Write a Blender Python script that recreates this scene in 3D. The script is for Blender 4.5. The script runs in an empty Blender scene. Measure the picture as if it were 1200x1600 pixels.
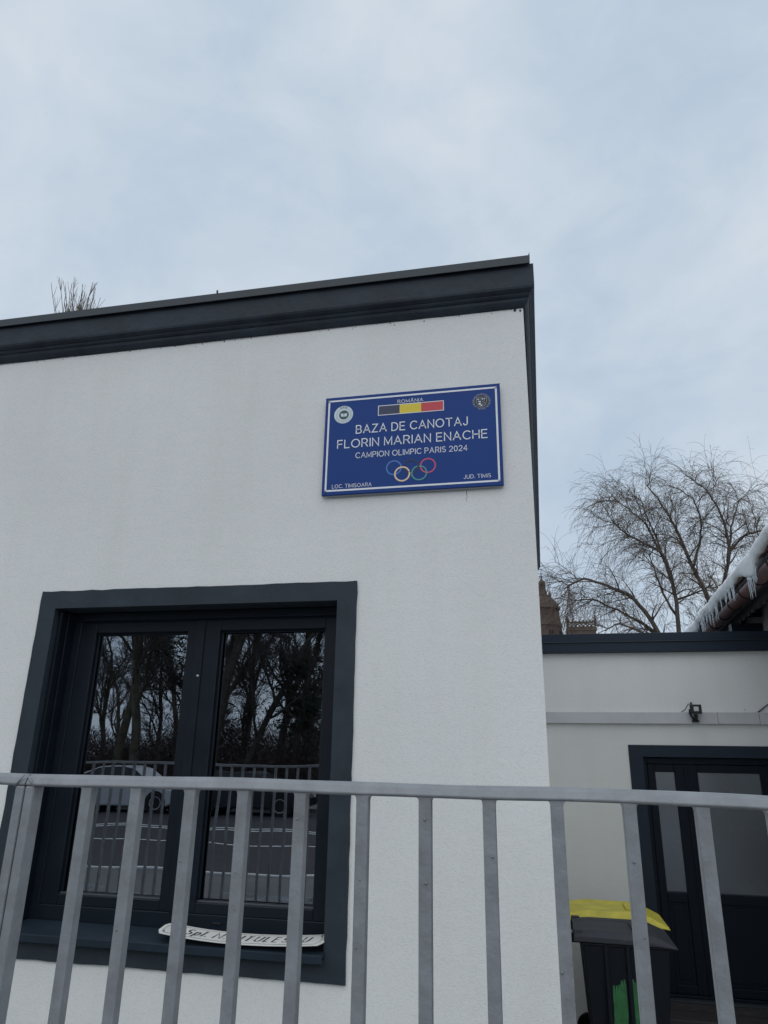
import bpy, bmesh, math, random
import numpy as np
from mathutils import Vector, Matrix
from math import sin, cos, pi, radians, sqrt, atan2

SC = bpy.context.scene
COL = SC.collection
EYE = 1.6                      # eye height above the pavement; heights below are given from eye level and raised by EYE

# ------------------------------------------------------------------ camera
cam = bpy.data.cameras.new('camera')
cam.sensor_fit = 'VERTICAL'
cam.sensor_height = 36.0
cam.lens = 25.15
cam.clip_start = 0.05
cam.clip_end = 2000
cam_o = bpy.data.objects.new('camera', cam)
COL.objects.link(cam_o)
YAW, PITCH, ROLL = -0.2147, 0.3368, 0.0179
_f = Vector((sin(YAW) * cos(PITCH), cos(YAW) * cos(PITCH), sin(PITCH)))
_r = Vector((cos(YAW), -sin(YAW), 0))
_u = _r.cross(_f)
_r2 = cos(ROLL) * _r + sin(ROLL) * _u
_u2 = -sin(ROLL) * _r + cos(ROLL) * _u
M3 = Matrix((_r2, _u2, -_f)).transposed()
cam_o.matrix_world = Matrix.Translation((0, 0, EYE)) @ M3.to_4x4()
SC.camera = cam_o

# ------------------------------------------------------------------ sky and sun (overcast)
world = bpy.data.worlds.new('World')
SC.world = world
world.use_nodes = True
nt = world.node_tree
nt.nodes.clear()
def N(t, typ, **kw):
    n = t.nodes.new(typ)
    for k, v in kw.items():
        setattr(n, k, v)
    return n
SUN_EL, SUN_AZ = radians(50), radians(176)          # from behind the camera
out = N(nt, 'ShaderNodeOutputWorld')
sky = N(nt, 'ShaderNodeTexSky', sky_type='NISHITA')
sky.sun_disc = False
sky.sun_elevation = SUN_EL
sky.sun_rotation = SUN_AZ
bg_sky = N(nt, 'ShaderNodeBackground'); bg_sky.inputs['Strength'].default_value = 0.08
nt.links.new(sky.outputs[0], bg_sky.inputs['Color'])
tc = N(nt, 'ShaderNodeTexCoord')
mp = N(nt, 'ShaderNodeMapping'); mp.inputs['Scale'].default_value = (1.0, 1.0, 1.5); mp.inputs['Location'].default_value = (1.3, 2.4, 0.2)
nt.links.new(tc.outputs['Generated'], mp.inputs['Vector'])
nz = N(nt, 'ShaderNodeTexNoise'); nz.inputs['Scale'].default_value = 2.6; nz.inputs['Detail'].default_value = 7; nz.inputs['Roughness'].default_value = 0.56; nz.inputs['Distortion'].default_value = 0.35
nt.links.new(mp.outputs[0], nz.inputs['Vector'])
cr = N(nt, 'ShaderNodeValToRGB')
cr.color_ramp.elements[0].position = 0.36; cr.color_ramp.elements[0].color = (0.495, 0.605, 0.735, 1)
cr.color_ramp.elements[1].position = 0.64; cr.color_ramp.elements[1].color = (0.67, 0.745, 0.825, 1)
nz2 = N(nt, 'ShaderNodeTexNoise'); nz2.inputs['Scale'].default_value = 7.5; nz2.inputs['Detail'].default_value = 6; nz2.inputs['Roughness'].default_value = 0.55; nz2.inputs['Distortion'].default_value = 0.5
nt.links.new(mp.outputs[0], nz2.inputs['Vector'])
nmx = N(nt, 'ShaderNodeMix', data_type='FLOAT'); nmx.inputs[0].default_value = 0.36
nt.links.new(nz.outputs[0], nmx.inputs[2]); nt.links.new(nz2.outputs[0], nmx.inputs[3])
nt.links.new(nmx.outputs[0], cr.inputs[0])
bg_cl = N(nt, 'ShaderNodeBackground'); bg_cl.inputs['Strength'].default_value = 1.0
nt.links.new(cr.outputs[0], bg_cl.inputs['Color'])
mx = N(nt, 'ShaderNodeMixShader'); mx.inputs[0].default_value = 0.93
nt.links.new(bg_sky.outputs[0], mx.inputs[1]); nt.links.new(bg_cl.outputs[0], mx.inputs[2])
nt.links.new(mx.outputs[0], out.inputs['Surface'])

sun = bpy.data.lights.new('sun', 'SUN')
sun.energy = 0.88
sun.angle = radians(75)
sun.color = (1.0, 0.965, 0.91)
sun_o = bpy.data.objects.new('sun', sun)
COL.objects.link(sun_o)
sd = Vector((sin(SUN_AZ) * cos(SUN_EL), cos(SUN_AZ) * cos(SUN_EL), sin(SUN_EL)))
sun_o.rotation_euler = (-sd).to_track_quat('-Z', 'Y').to_euler()

SC.view_settings.view_transform = 'Standard'
SC.view_settings.look = 'None'
SC.view_settings.exposure = 0.0
SC.view_settings.gamma = 1.0
SC.view_settings.use_curve_mapping = False

# ------------------------------------------------------------------ helpers
def tag(o, label=None, cat=None, group=None, kind=None):
    if label: o['label'] = label
    if cat: o['category'] = cat
    if group: o['group'] = group
    if kind: o['kind'] = kind
    return o

def empty(name, loc=(0, 0, 0), rz=0.0, label=None, cat=None, group=None):
    o = bpy.data.objects.new(name, None)
    o.empty_display_size = 0.2
    o.location = loc
    o.rotation_euler = (0, 0, rz)
    COL.objects.link(o)
    return tag(o, label, cat, group)

def link_mesh(name, me, parent=None, bevel=0.0, smooth=False, seg=2):
    o = bpy.data.objects.new(name, me)
    COL.objects.link(o)
    if parent: o.parent = parent
    if bevel:
        b = o.modifiers.new('bevel', 'BEVEL'); b.width = bevel; b.segments = seg; b.limit_method = 'ANGLE'; b.angle_limit = radians(40)
    if smooth:
        me.polygons.foreach_set('use_smooth', [True] * len(me.polygons))
    return o

class MB:
    """collects shapes for one mesh"""
    def __init__(s): s.v = []; s.f = []
    def add(s, vs, fs):
        b = len(s.v); s.v += [tuple(map(float, p)) for p in vs]; s.f += [tuple(b + i for i in q) for q in fs]
        return s
    def box(s, x0, x1, y0, y1, z0, z1):
        return s.add([(x0,y0,z0),(x1,y0,z0),(x1,y1,z0),(x0,y1,z0),(x0,y0,z1),(x1,y0,z1),(x1,y1,z1),(x0,y1,z1)],
                     [(0,3,2,1),(4,5,6,7),(0,1,5,4),(1,2,6,5),(2,3,7,6),(3,0,4,7)])
    def frustum(s, a, za, b, zb):
        """a, b = (x0,x1,y0,y1) rectangles at heights za<zb"""
        x0,x1,y0,y1 = a; X0,X1,Y0,Y1 = b
        return s.add([(x0,y0,za),(x1,y0,za),(x1,y1,za),(x0,y1,za),(X0,Y0,zb),(X1,Y0,zb),(X1,Y1,zb),(X0,Y1,zb)],
                     [(0,3,2,1),(4,5,6,7),(0,1,5,4),(1,2,6,5),(2,3,7,6),(3,0,4,7)])
    def tube(s, pts, rad, sides=6, caps=True):
        P = np.array(pts, float); n = len(P)
        R = np.full(n, rad, float) if np.isscalar(rad) else np.array(rad, float)
        T = np.gradient(P, axis=0); T /= (np.linalg.norm(T, axis=1, keepdims=True) + 1e-9)
        ref = np.array([0.31, 0.87, 0.38])
        A = np.cross(T, ref); l = np.linalg.norm(A, axis=1, keepdims=True); A = A / (l + 1e-9)
        B = np.cross(T, A)
        th = np.arange(sides) * 2 * pi / sides
        V = P[:, None, :] + R[:, None, None] * (np.cos(th)[None, :, None] * A[:, None, :] + np.sin(th)[None, :, None] * B[:, None, :])
        b = len(s.v); s.v += V.reshape(-1, 3).tolist()
        for i in range(n - 1):
            for k in range(sides):
                k2 = (k + 1) % sides
                s.f.append((b + i*sides + k, b + i*sides + k2, b + (i+1)*sides + k2, b + (i+1)*sides + k))
        if caps:
            s.f.append(tuple(b + k for k in range(sides - 1, -1, -1)))
            s.f.append(tuple(b + (n-1)*sides + k for k in range(sides)))
        return s
    def lathe(s, prof, c=(0,0), sides=24, axis='z'):
        b = len(s.v); n = len(prof)
        for r, z in prof:
            for k in range(sides):
                a = 2*pi*k/sides
                p = (c[0] + r*cos(a), c[1] + r*sin(a), z)
                if axis == 'y': p = (c[0] + r*cos(a), z, c[1] + r*sin(a))
                s.v.append(p)
        for i in range(n - 1):
            for k in range(sides):
                k2 = (k+1) % sides
                s.f.append((b+i*sides+k, b+i*sides+k2, b+(i+1)*sides+k2, b+(i+1)*sides+k))
        s.f.append(tuple(b + k for k in range(sides-1, -1, -1))); s.f.append(tuple(b + (n-1)*sides + k for k in range(sides)))
        return s
    def sweep(s, prof, p0, p1, closed=True):
        """extrude a closed (d, z) profile along a line in plan; d is the offset to the right-hand normal side of the line"""
        d = np.array(p1, float) - np.array(p0, float); L = np.linalg.norm(d); d /= L
        nrm = np.array([d[1], -d[0]])
        vs = []
        for p in (p0, p1):
            for q, z in prof:
                w = np.array(p) + nrm*q; vs.append((w[0], w[1], z))
        n = len(prof); fs = [(i, (i+1) % n, n + (i+1) % n, n + i) for i in range(n)]
        fs += [tuple(range(n-1, -1, -1)), tuple(range(n, 2*n))]
        return s.add(vs, fs)
    def prism_y(s, poly, y0, y1):
        """extrude polygon of (x, z) from y0 to y1"""
        n = len(poly)
        vs = [(x, y0, z) for x, z in poly] + [(x, y1, z) for x, z in poly]
        return s.add(vs, [tuple(range(n)), tuple(range(2*n-1, n-1, -1))] + [(i, n+i, n+(i+1) % n, (i+1) % n) for i in range(n)])
    def mesh(s, name, mat):
        me = bpy.data.meshes.new(name); me.from_pydata(s.v, [], s.f); me.validate()
        bm = bmesh.new(); bm.from_mesh(me); bmesh.ops.recalc_face_normals(bm, faces=bm.faces); bm.to_mesh(me); bm.free()
        if mat: me.materials.append(mat)
        return me
    def raw(s, name, mat):
        me = bpy.data.meshes.new(name); me.from_pydata(s.v, [], s.f)
        if mat: me.materials.append(mat)
        return me
    def build(s, name, mat, parent=None, bevel=0.0, smooth=False, seg=2):
        return link_mesh(name, s.mesh(name, mat), parent, bevel, smooth, seg)

def copy_tree(o, parent=None):
    c = o.copy(); COL.objects.link(c)
    if parent: c.parent = parent
    for ch in list(o.children): copy_tree(ch, c)
    return c

# ------------------------------------------------------------------ materials
def mat(name, col, rough=0.6, var=0.0, vscale=3.0, bump=0.0, bscale=40.0, bdist=0.004, metal=0.0, spec=0.5, detail=4.0, stretch=(1,1,1), ior=1.5, spots=None, second=None):
    m = bpy.data.materials.new(name); m.use_nodes = True
    t = m.node_tree; b = t.nodes['Principled BSDF']
    b.inputs['Roughness'].default_value = rough; b.inputs['Metallic'].default_value = metal
    b.inputs['IOR'].default_value = ior
    b.inputs['Specular IOR Level'].default_value = spec
    c = tuple(col) + (1,)
    b.inputs['Base Color'].default_value = c
    t_c = N(t, 'ShaderNodeTexCoord'); mpn = N(t, 'ShaderNodeMapping'); mpn.inputs['Scale'].default_value = stretch
    t.links.new(t_c.outputs['Object'], mpn.inputs[0])
    last = None
    if var:
        n1 = N(t, 'ShaderNodeTexNoise'); n1.inputs['Scale'].default_value = vscale; n1.inputs['Detail'].default_value = detail; n1.inputs['Roughness'].default_value = 0.62
        t.links.new(mpn.outputs[0], n1.inputs[0])
        r = N(t, 'ShaderNodeValToRGB')
        lo = second if second else tuple(x*(1-var) for x in col); hi = tuple(min(1, x*(1+var)) for x in col)
        r.color_ramp.elements[0].position = 0.32; r.color_ramp.elements[0].color = tuple(lo)+(1,)
        r.color_ramp.elements[1].position = 0.68; r.color_ramp.elements[1].color = tuple(hi)+(1,)
        t.links.new(n1.outputs[0], r.inputs[0]); last = r.outputs[0]
        rr = N(t, 'ShaderNodeMapRange'); rr.inputs[3].default_value = max(0.02, rough-0.1); rr.inputs[4].default_value = min(1, rough+0.1)
        t.links.new(n1.outputs[0], rr.inputs[0]); t.links.new(rr.outputs[0], b.inputs['Roughness'])
    if spots:
        sc, thr, scol = spots
        v = N(t, 'ShaderNodeTexNoise'); v.inputs['Scale'].default_value = sc; v.inputs['Detail'].default_value = 2
        t.links.new(mpn.outputs[0], v.inputs[0])
        r2 = N(t, 'ShaderNodeValToRGB'); r2.color_ramp.elements[0].position = thr; r2.color_ramp.elements[1].position = thr+0.03
        t.links.new(v.outputs[0], r2.inputs[0])
        mxc = N(t, 'ShaderNodeMix', data_type='RGBA')
        t.links.new(r2.outputs[0], mxc.inputs[0])
        if last: t.links.new(last, mxc.inputs[6])
        else: mxc.inputs[6].default_value = c
        mxc.inputs[7].default_value = tuple(scol)+(1,)
        last = mxc.outputs[2]
    if last: t.links.new(last, b.inputs['Base Color'])
    if bump:
        n2 = N(t, 'ShaderNodeTexNoise'); n2.inputs['Scale'].default_value = bscale; n2.inputs['Detail'].default_value = 4; n2.inputs['Roughness'].default_value = 0.6
        t.links.new(mpn.outputs[0], n2.inputs[0])
        bp = N(t, 'ShaderNodeBump'); bp.inputs['Strength'].default_value = bump; bp.inputs['Distance'].default_value = bdist
        t.links.new(n2.outputs[0], bp.inputs['Height']); t.links.new(bp.outputs[0], b.inputs['Normal'])
    return m

def glass_mat(name, ior, tint, wob=0.02):
    m = bpy.data.materials.new(name); m.use_nodes = True
    t = m.node_tree; t.nodes.clear()
    o = N(t, 'ShaderNodeOutputMaterial'); mxs = N(t, 'ShaderNodeMixShader'); fr = N(t, 'ShaderNodeFresnel'); fr.inputs['IOR'].default_value = ior
    tr = N(t, 'ShaderNodeBsdfTransparent'); tr.inputs[0].default_value = tint
    gl = N(t, 'ShaderNodeBsdfGlossy'); gl.inputs['Roughness'].default_value = 0.0; gl.inputs[0].default_value = (0.84, 0.91, 1.0, 1)
    tcn = N(t, 'ShaderNodeTexCoord'); n = N(t, 'ShaderNodeTexNoise'); n.inputs['Scale'].default_value = 2.2; n.inputs['Detail'].default_value = 1
    bp = N(t, 'ShaderNodeBump'); bp.inputs['Strength'].default_value = wob; bp.inputs['Distance'].default_value = 0.06
    t.links.new(tcn.outputs['Object'], n.inputs[0]); t.links.new(n.outputs[0], bp.inputs['Height'])
    t.links.new(bp.outputs[0], gl.inputs['Normal'])
    t.links.new(fr.outputs[0], mxs.inputs[0]); t.links.new(tr.outputs[0], mxs.inputs[1]); t.links.new(gl.outputs[0], mxs.inputs[2])
    t.links.new(mxs.outputs[0], o.inputs[0])
    return m

def stucco(name, col, grain=70.0, strength=0.55, dirt=0.06):
    """rendered wall: fine grain, faint trowel waves, weather staining, a few dark specks"""
    m = bpy.data.materials.new(name); m.use_nodes = True
    t = m.node_tree; b = t.nodes['Principled BSDF']; b.inputs['Roughness'].default_value = 0.92; b.inputs['Specular IOR Level'].default_value = 0.2
    tcn = N(t, 'ShaderNodeTexCoord')
    mpn = N(t, 'ShaderNodeMapping'); mpn.inputs['Scale'].default_value = (0.75, 1, 1.25); t.links.new(tcn.outputs['Object'], mpn.inputs[0])
    big = N(t, 'ShaderNodeTexNoise'); big.inputs['Scale'].default_value = 0.9; big.inputs['Detail'].default_value = 6; big.inputs['Roughness'].default_value = 0.55
    t.links.new(tcn.outputs['Object'], big.inputs[0])
    r1 = N(t, 'ShaderNodeValToRGB'); e = r1.color_ramp.elements
    e[0].position = 0.3; e[0].color = tuple(c*(1-dirt) for c in col)+(1,); e[1].position = 0.66; e[1].color = tuple(col)+(1,)
    t.links.new(big.outputs[0], r1.inputs[0])
    mp2 = N(t, 'ShaderNodeMapping'); mp2.inputs['Scale'].default_value = (5.0, 5.0, 0.45); t.links.new(tcn.outputs['Object'], mp2.inputs[0])
    st = N(t, 'ShaderNodeTexNoise'); st.inputs['Scale'].default_value = 1.1; st.inputs['Detail'].default_value = 5
    t.links.new(mp2.outputs[0], st.inputs[0])
    r2 = N(t, 'ShaderNodeValToRGB'); e = r2.color_ramp.elements
    e[0].position = 0.25; e[0].color = (0.965, 0.965, 0.96, 1); e[1].position = 0.55; e[1].color = (1, 1, 1, 1)
    t.links.new(st.outputs[0], r2.inputs[0])
    mul = N(t, 'ShaderNodeMix', data_type='RGBA', blend_type='MULTIPLY'); mul.inputs[0].default_value = 1
    t.links.new(r1.outputs[0], mul.inputs[6]); t.links.new(r2.outputs[0], mul.inputs[7])
    gr = N(t, 'ShaderNodeTexNoise'); gr.inputs['Scale'].default_value = grain; gr.inputs['Detail'].default_value = 3; gr.inputs['Roughness'].default_value = 0.6
    t.links.new(mpn.outputs[0], gr.inputs[0])
    r3 = N(t, 'ShaderNodeValToRGB'); e = r3.color_ramp.elements
    e[0].position = 0.30; e[0].color = (0.905, 0.905, 0.905, 1); e[1].position = 0.52; e[1].color = (1, 1, 1, 1)
    t.links.new(gr.outputs[0], r3.inputs[0])
    mul2 = N(t, 'ShaderNodeMix', data_type='RGBA', blend_type='MULTIPLY'); mul2.inputs[0].default_value = 1
    t.links.new(mul.outputs[2], mul2.inputs[6]); t.links.new(r3.outputs[0], mul2.inputs[7])
    sp = N(t, 'ShaderNodeTexNoise'); sp.inputs['Scale'].default_value = 24; sp.inputs['Detail'].default_value = 1
    t.links.new(tcn.outputs['Object'], sp.inputs[0])
    r4 = N(t, 'ShaderNodeValToRGB'); e = r4.color_ramp.elements
    e[0].position = 0.83; e[0].color = (0, 0, 0, 1); e[1].position = 0.85; e[1].color = (1, 1, 1, 1)
    t.links.new(sp.outputs[0], r4.inputs[0])
    m3 = N(t, 'ShaderNodeMix', data_type='RGBA'); t.links.new(r4.outputs[0], m3.inputs[0]); t.links.new(mul2.outputs[2], m3.inputs[6]); m3.inputs[7].default_value = (0.12, 0.12, 0.12, 1)
    t.links.new(m3.outputs[2], b.inputs['Base Color'])
    wav = N(t, 'ShaderNodeTexNoise'); wav.inputs['Scale'].default_value = 9; wav.inputs['Detail'].default_value = 2
    mp3 = N(t, 'ShaderNodeMapping'); mp3.inputs['Scale'].default_value = (0.5, 1, 1.6); t.links.new(tcn.outputs['Object'], mp3.inputs[0]); t.links.new(mp3.outputs[0], wav.inputs[0])
    b1 = N(t, 'ShaderNodeBump'); b1.inputs['Strength'].default_value = 0.14; b1.inputs['Distance'].default_value = 0.01
    t.links.new(wav.outputs[0], b1.inputs['Height'])
    b2 = N(t, 'ShaderNodeBump'); b2.inputs['Strength'].default_value = strength; b2.inputs['Distance'].default_value = 0.004
    t.links.new(gr.outputs[0], b2.inputs['Height']); t.links.new(b1.outputs[0], b2.inputs['Normal'])
    t.links.new(b2.outputs[0], b.inputs['Normal'])
    return m

M = {}
M['stucco'] = stucco('white_stucco', (0.822, 0.826, 0.812), grain=120, strength=0.3, dirt=0.075)
M['stucco2'] = stucco('annex_stucco', (0.845, 0.855, 0.85), grain=110, strength=0.25, dirt=0.08)
M['plaster'] = stucco('house_plaster', (0.62, 0.62, 0.60), grain=60, strength=0.2, dirt=0.1)
M['anthracite'] = mat('anthracite_paint', (0.029, 0.040, 0.052), 0.6, var=0.2, vscale=5, bump=0.35, bscale=45, bdist=0.003)
M['anthracite'].node_tree.nodes['Principled BSDF'].inputs['Specular IOR Level'].default_value = 0.3
M['cornice'] = mat('cornice_paint', (0.027, 0.036, 0.050), 0.62, var=0.3, vscale=4.5, bump=0.8, bscale=17, bdist=0.008)
M['cornice'].node_tree.nodes['Principled BSDF'].inputs['Specular IOR Level'].default_value = 0.3
M['flashing'] = mat('sheet_flashing', (0.035, 0.046, 0.055), 0.42, var=0.10, vscale=3, bump=0.08, bscale=5)
M['flashing'].node_tree.nodes['Principled BSDF'].inputs['Specular IOR Level'].default_value = 0.35
M['frame'] = mat('window_profile', (0.0075, 0.0125, 0.020), 0.42, var=0.12, vscale=6, bump=0.05, bscale=200, bdist=0.001)
M['frame'].node_tree.nodes['Principled BSDF'].inputs['Specular IOR Level'].default_value = 0.25
M['sill'] = mat('sill_metal', (0.015, 0.026, 0.039), 0.55, var=0.18, vscale=5, bump=0.1, bscale=14, bdist=0.002)
M['sill'].node_tree.nodes['Principled BSDF'].inputs['Specular IOR Level'].default_value = 0.3
M['door'] = mat('door_profile', (0.004, 0.009, 0.018), 0.45, var=0.1, vscale=6)
M['door'].node_tree.nodes['Principled BSDF'].inputs['Specular IOR Level'].default_value = 0.2
M['coping'] = mat('coping_metal', (0.014, 0.024, 0.042), 0.5, var=0.1, vscale=4, bump=0.06, bscale=6)
M['coping'].node_tree.nodes['Principled BSDF'].inputs['Specular IOR Level'].default_value = 0.3
M['glass'] = glass_mat('window_glass', 4.1, (0.96, 0.95, 0.97, 1), 0.02)
M['blind'] = mat('blind_slats', (0.42, 0.39, 0.43), 0.7, var=0.25, vscale=2)
M['blind_dark'] = mat('blind_gap', (0.16, 0.145, 0.165), 0.8)
M['frosted'] = mat('frosted_glass', (0.045, 0.060, 0.085), 0.22, var=0.3, vscale=1.3, ior=2.3, detail=1)
M['fence'] = mat('grey_fence_paint', (0.238, 0.25, 0.266), 0.40, var=0.16, vscale=16, bump=0.75, bscale=42, bdist=0.0026, spots=(60, 0.77, (0.52, 0.52, 0.53)))
M['blue'] = mat('sign_blue', (0.016, 0.056, 0.235), 0.35, var=0.04, vscale=2)
M['blue'].node_tree.nodes['Principled BSDF'].inputs['Specular IOR Level'].default_value = 0.15
M['white'] = mat('sign_white', (0.78, 0.80, 0.86), 0.4)
M['plate_edge'] = mat('sign_edge', (0.45, 0.47, 0.5), 0.5)
M['flag_navy'] = mat('flag_navy', (0.020, 0.030, 0.085), 0.4)
M['flag_yellow'] = mat('flag_yellow', (0.74, 0.58, 0.03), 0.4)
M['flag_red'] = mat('flag_red', (0.56, 0.045, 0.06), 0.4)
M['ring_blue'] = mat('ring_blue', (0.05, 0.19, 0.55), 0.4)
M['ring_cream'] = mat('ring_cream', (0.80, 0.60, 0.42), 0.4)
M['ring_black'] = mat('ring_black', (0.012, 0.017, 0.05), 0.4)
M['ring_green'] = mat('ring_green', (0.06, 0.30, 0.28), 0.4)
M['ring_red'] = mat('ring_red', (0.60, 0.07, 0.17), 0.4)
M['seal_green'] = mat('seal_green', (0.03, 0.085, 0.095), 0.4)
M['seal_pale'] = mat('seal_pale', (0.62, 0.72, 0.76), 0.4)
M['seal_grey'] = mat('seal_grey', (0.26, 0.28, 0.33), 0.4)
M['seal_navy'] = mat('seal_navy', (0.010, 0.013, 0.035), 0.4)
M['enamel'] = mat('enamel_white', (0.74, 0.73, 0.69), 0.3, var=0.07, vscale=9, spots=(30, 0.74, (0.25, 0.12, 0.07)))
M['ink'] = mat('black_ink', (0.012, 0.012, 0.016), 0.4)
M['screw'] = mat('screw_zinc', (0.32, 0.33, 0.36), 0.4, metal=0.8)
M['trunking'] = mat('trunking_plastic', (0.56, 0.57, 0.60), 0.45, var=0.06, vscale=4)
M['black'] = mat('black_plastic', (0.012, 0.013, 0.017), 0.4)
M['led'] = mat('led_window', (0.62, 0.63, 0.62), 0.25)
M['bin_black'] = mat('bin_black', (0.0045, 0.007, 0.013), 0.55, var=0.15, vscale=8, bump=0.1, bscale=60, spec=0.25)
M['bin_lid'] = mat('bin_lid_grey', (0.034, 0.036, 0.048), 0.6, var=0.15, vscale=8, bump=0.15, bscale=70)
M['bin_yellow'] = mat('bin_lid_yellow', (0.70, 0.61, 0.075), 0.5, var=0.16, vscale=7, bump=0.15, bscale=70)
M['green_paint'] = mat('green_paint', (0.035, 0.17, 0.055), 0.5, var=0.3, vscale=14)
M['step'] = mat('step_wood', (0.040, 0.036, 0.040), 0.7, var=0.35, vscale=4, stretch=(1, 6, 12), bump=0.3, bscale=8)
M['snow'] = mat('snow', (0.88, 0.91, 0.94), 0.55, var=0.05, vscale=6, bump=0.4, bscale=14, bdist=0.02)
M['old_snow'] = mat('old_snow', (0.22, 0.22, 0.23), 0.8, var=0.35, vscale=9)
M['lit_edge'] = mat('lit_edge_tone', (0.075, 0.082, 0.095), 0.5)  # paler than the frame: light on the bead's edge put into the colour
M['ice'] = mat('ice', (0.72, 0.79, 0.86), 0.12, var=0.06, vscale=15)
M['ice'].node_tree.nodes['Principled BSDF'].inputs['Transmission Weight'].default_value = 0.35
M['ice'].node_tree.nodes['Principled BSDF'].inputs['IOR'].default_value = 1.31
M['gutter'] = mat('gutter_brown', (0.115, 0.052, 0.046), 0.5, var=0.3, vscale=4, bump=0.1, bscale=9)
M['timber'] = mat('dark_timber', (0.022, 0.022, 0.030), 0.8, var=0.3, vscale=6)
M['tiles'] = mat('roof_tiles', (0.10, 0.045, 0.038), 0.8, var=0.3, vscale=5)
M['brick_red'] = mat('dome_brick', (0.092, 0.064, 0.056), 0.9, var=0.28, vscale=0.7, bump=0.4, bscale=1.6, bdist=0.2)
M['stone'] = mat('tower_stone', (0.125, 0.095, 0.080), 0.9, var=0.25, vscale=0.8, bump=0.4, bscale=2, bdist=0.15)
M['iron'] = mat('finial_iron', (0.055, 0.05, 0.05), 0.7)
M['bark'] = mat('bark_brown', (0.090, 0.076, 0.066), 0.9, var=0.35, vscale=5, bump=0.6, bscale=14, bdist=0.02)
M['bark_moss'] = mat('bark_mossy', (0.11, 0.10, 0.07), 0.9, var=0.4, vscale=3, bump=0.6, bscale=14, bdist=0.02)
M['twig'] = mat('twig_brown', (0.135, 0.105, 0.080), 0.85, var=0.3, vscale=1.2)
M['twig_grey'] = mat('twig_grey', (0.085, 0.075, 0.070), 0.85, var=0.3, vscale=1.2)
M['needle'] = mat('needle_green', (0.022, 0.036, 0.020), 0.8, var=0.4, vscale=1.5)
M['nest'] = mat('mistletoe', (0.11, 0.10, 0.045), 0.8, var=0.3, vscale=3)
M['asphalt'] = mat('asphalt', (0.034, 0.031, 0.036), 0.75, var=0.25, vscale=0.5, bump=0.4, bscale=60, bdist=0.006, detail=8)
M['paving'] = mat('pavement_concrete', (0.17, 0.165, 0.16), 0.85, var=0.22, vscale=0.8, bump=0.4, bscale=40, detail=8)
M['kerb'] = mat('kerb_concrete', (0.27, 0.27, 0.26), 0.85, var=0.2, vscale=3, bump=0.3, bscale=40)
M['marking'] = mat('road_paint', (0.75, 0.76, 0.76), 0.6, var=0.12, vscale=4)
M['yard'] = mat('yard_ground', (0.40, 0.405, 0.385), 0.9, var=0.3, vscale=1.6, bump=0.6, bscale=30, bdist=0.01, detail=8)
M['ground'] = mat('park_ground', (0.075, 0.062, 0.048), 0.95, var=0.4, vscale=0.25, bump=0.6, bscale=6, bdist=0.05, detail=8, spots=(0.35, 0.6, (0.55, 0.57, 0.6)))
M['concrete'] = mat('plinth_concrete', (0.24, 0.235, 0.225), 0.9, var=0.25, vscale=3, bump=0.5, bscale=30)
M['car_white'] = mat('car_paint_white', (0.55, 0.56, 0.58), 0.25)
M['car_dark'] = mat('car_paint_dark', (0.018, 0.022, 0.03), 0.22)
M['car_glass'] = mat('car_glass', (0.012, 0.015, 0.018), 0.06)
M['rubber'] = mat('rubber', (0.015, 0.015, 0.016), 0.8)
M['alloy'] = mat('alloy', (0.45, 0.46, 0.48), 0.35, metal=0.7)
M['lamp_red'] = mat('tail_lamp', (0.35, 0.02, 0.02), 0.3)
M['lamp_clear'] = mat('head_lamp', (0.6, 0.62, 0.64), 0.15)
M['roofing'] = mat('flat_roof', (0.10, 0.10, 0.10), 0.9, var=0.3, vscale=1)
M['bush'] = mat('bush_twigs', (0.085, 0.066, 0.060), 0.9, var=0.35, vscale=0.8)
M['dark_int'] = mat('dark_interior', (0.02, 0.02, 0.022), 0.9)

# ------------------------------------------------------------------ ground, street
D = 3.586                       # plane of the white front wall
YARD = -2.13 + EYE              # yard level
ROAD = -0.13
g = MB()
g.add([(-400,-400,-0.16),(400,-400,-0.16),(400,1.44,-0.16),(-400,1.44,-0.16)], [(0,1,2,3)])
g.add([(-400,1.44,YARD),(400,1.44,YARD),(400,500,YARD),(-400,500,YARD)], [(0,1,2,3)])
g.add([(-400,1.44,-0.16),(400,1.44,-0.16),(400,1.44,YARD),(-400,1.44,YARD)], [(0,1,2,3)])
tag(g.build('ground', M['ground']), kind='structure')
tag(MB().add([(-30,1.445,YARD+.005),(30,1.445,YARD+.005),(30,16,YARD+.005),(-30,16,YARD+.005)], [(0,1,2,3)]).build('yard', M['yard']), kind='structure')
tag(MB().box(-60, 60, -3.45, 1.19, -0.155, 0.0).build('pavement', M['paving']), kind='structure')
kb = empty('kerb'); tag(kb, kind='structure')
km = MB().box(0, 0.992, -3.60, -3.454, -0.155, 0.006).mesh('kerb_stone', M['kerb'])
for i in range(-26, 14):
    o = link_mesh('kerb_stone', km, kb); o.location = (i*1.0, 0, 0)
    if i == -26: o.modifiers.new('bevel', 'BEVEL').width = 0.012
tag(MB().add([(-150,-18.6,ROAD),(150,-18.6,ROAD),(150,-3.605,ROAD),(-150,-3.605,ROAD)], [(0,1,2,3)]).build('road', M['asphalt']), kind='structure')
lm = MB()
def stripe(x0, x1, yc, w):
    lm.add([(x0,yc-w/2,ROAD+.004),(x1,yc-w/2,ROAD+.004),(x1,yc+w/2,ROAD+.004),(x0,yc+w/2,ROAD+.004)], [(0,1,2,3)])
stripe(-14.0, -3.3, -4.55, 0.17)
stripe(-60, 60, -8.4, 0.14)
stripe(-60, 60, -11.35, 0.20); stripe(-60, 60, -11.85, 0.20)
tag(lm.build('road_markings', M['marking']), kind='structure')
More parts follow.
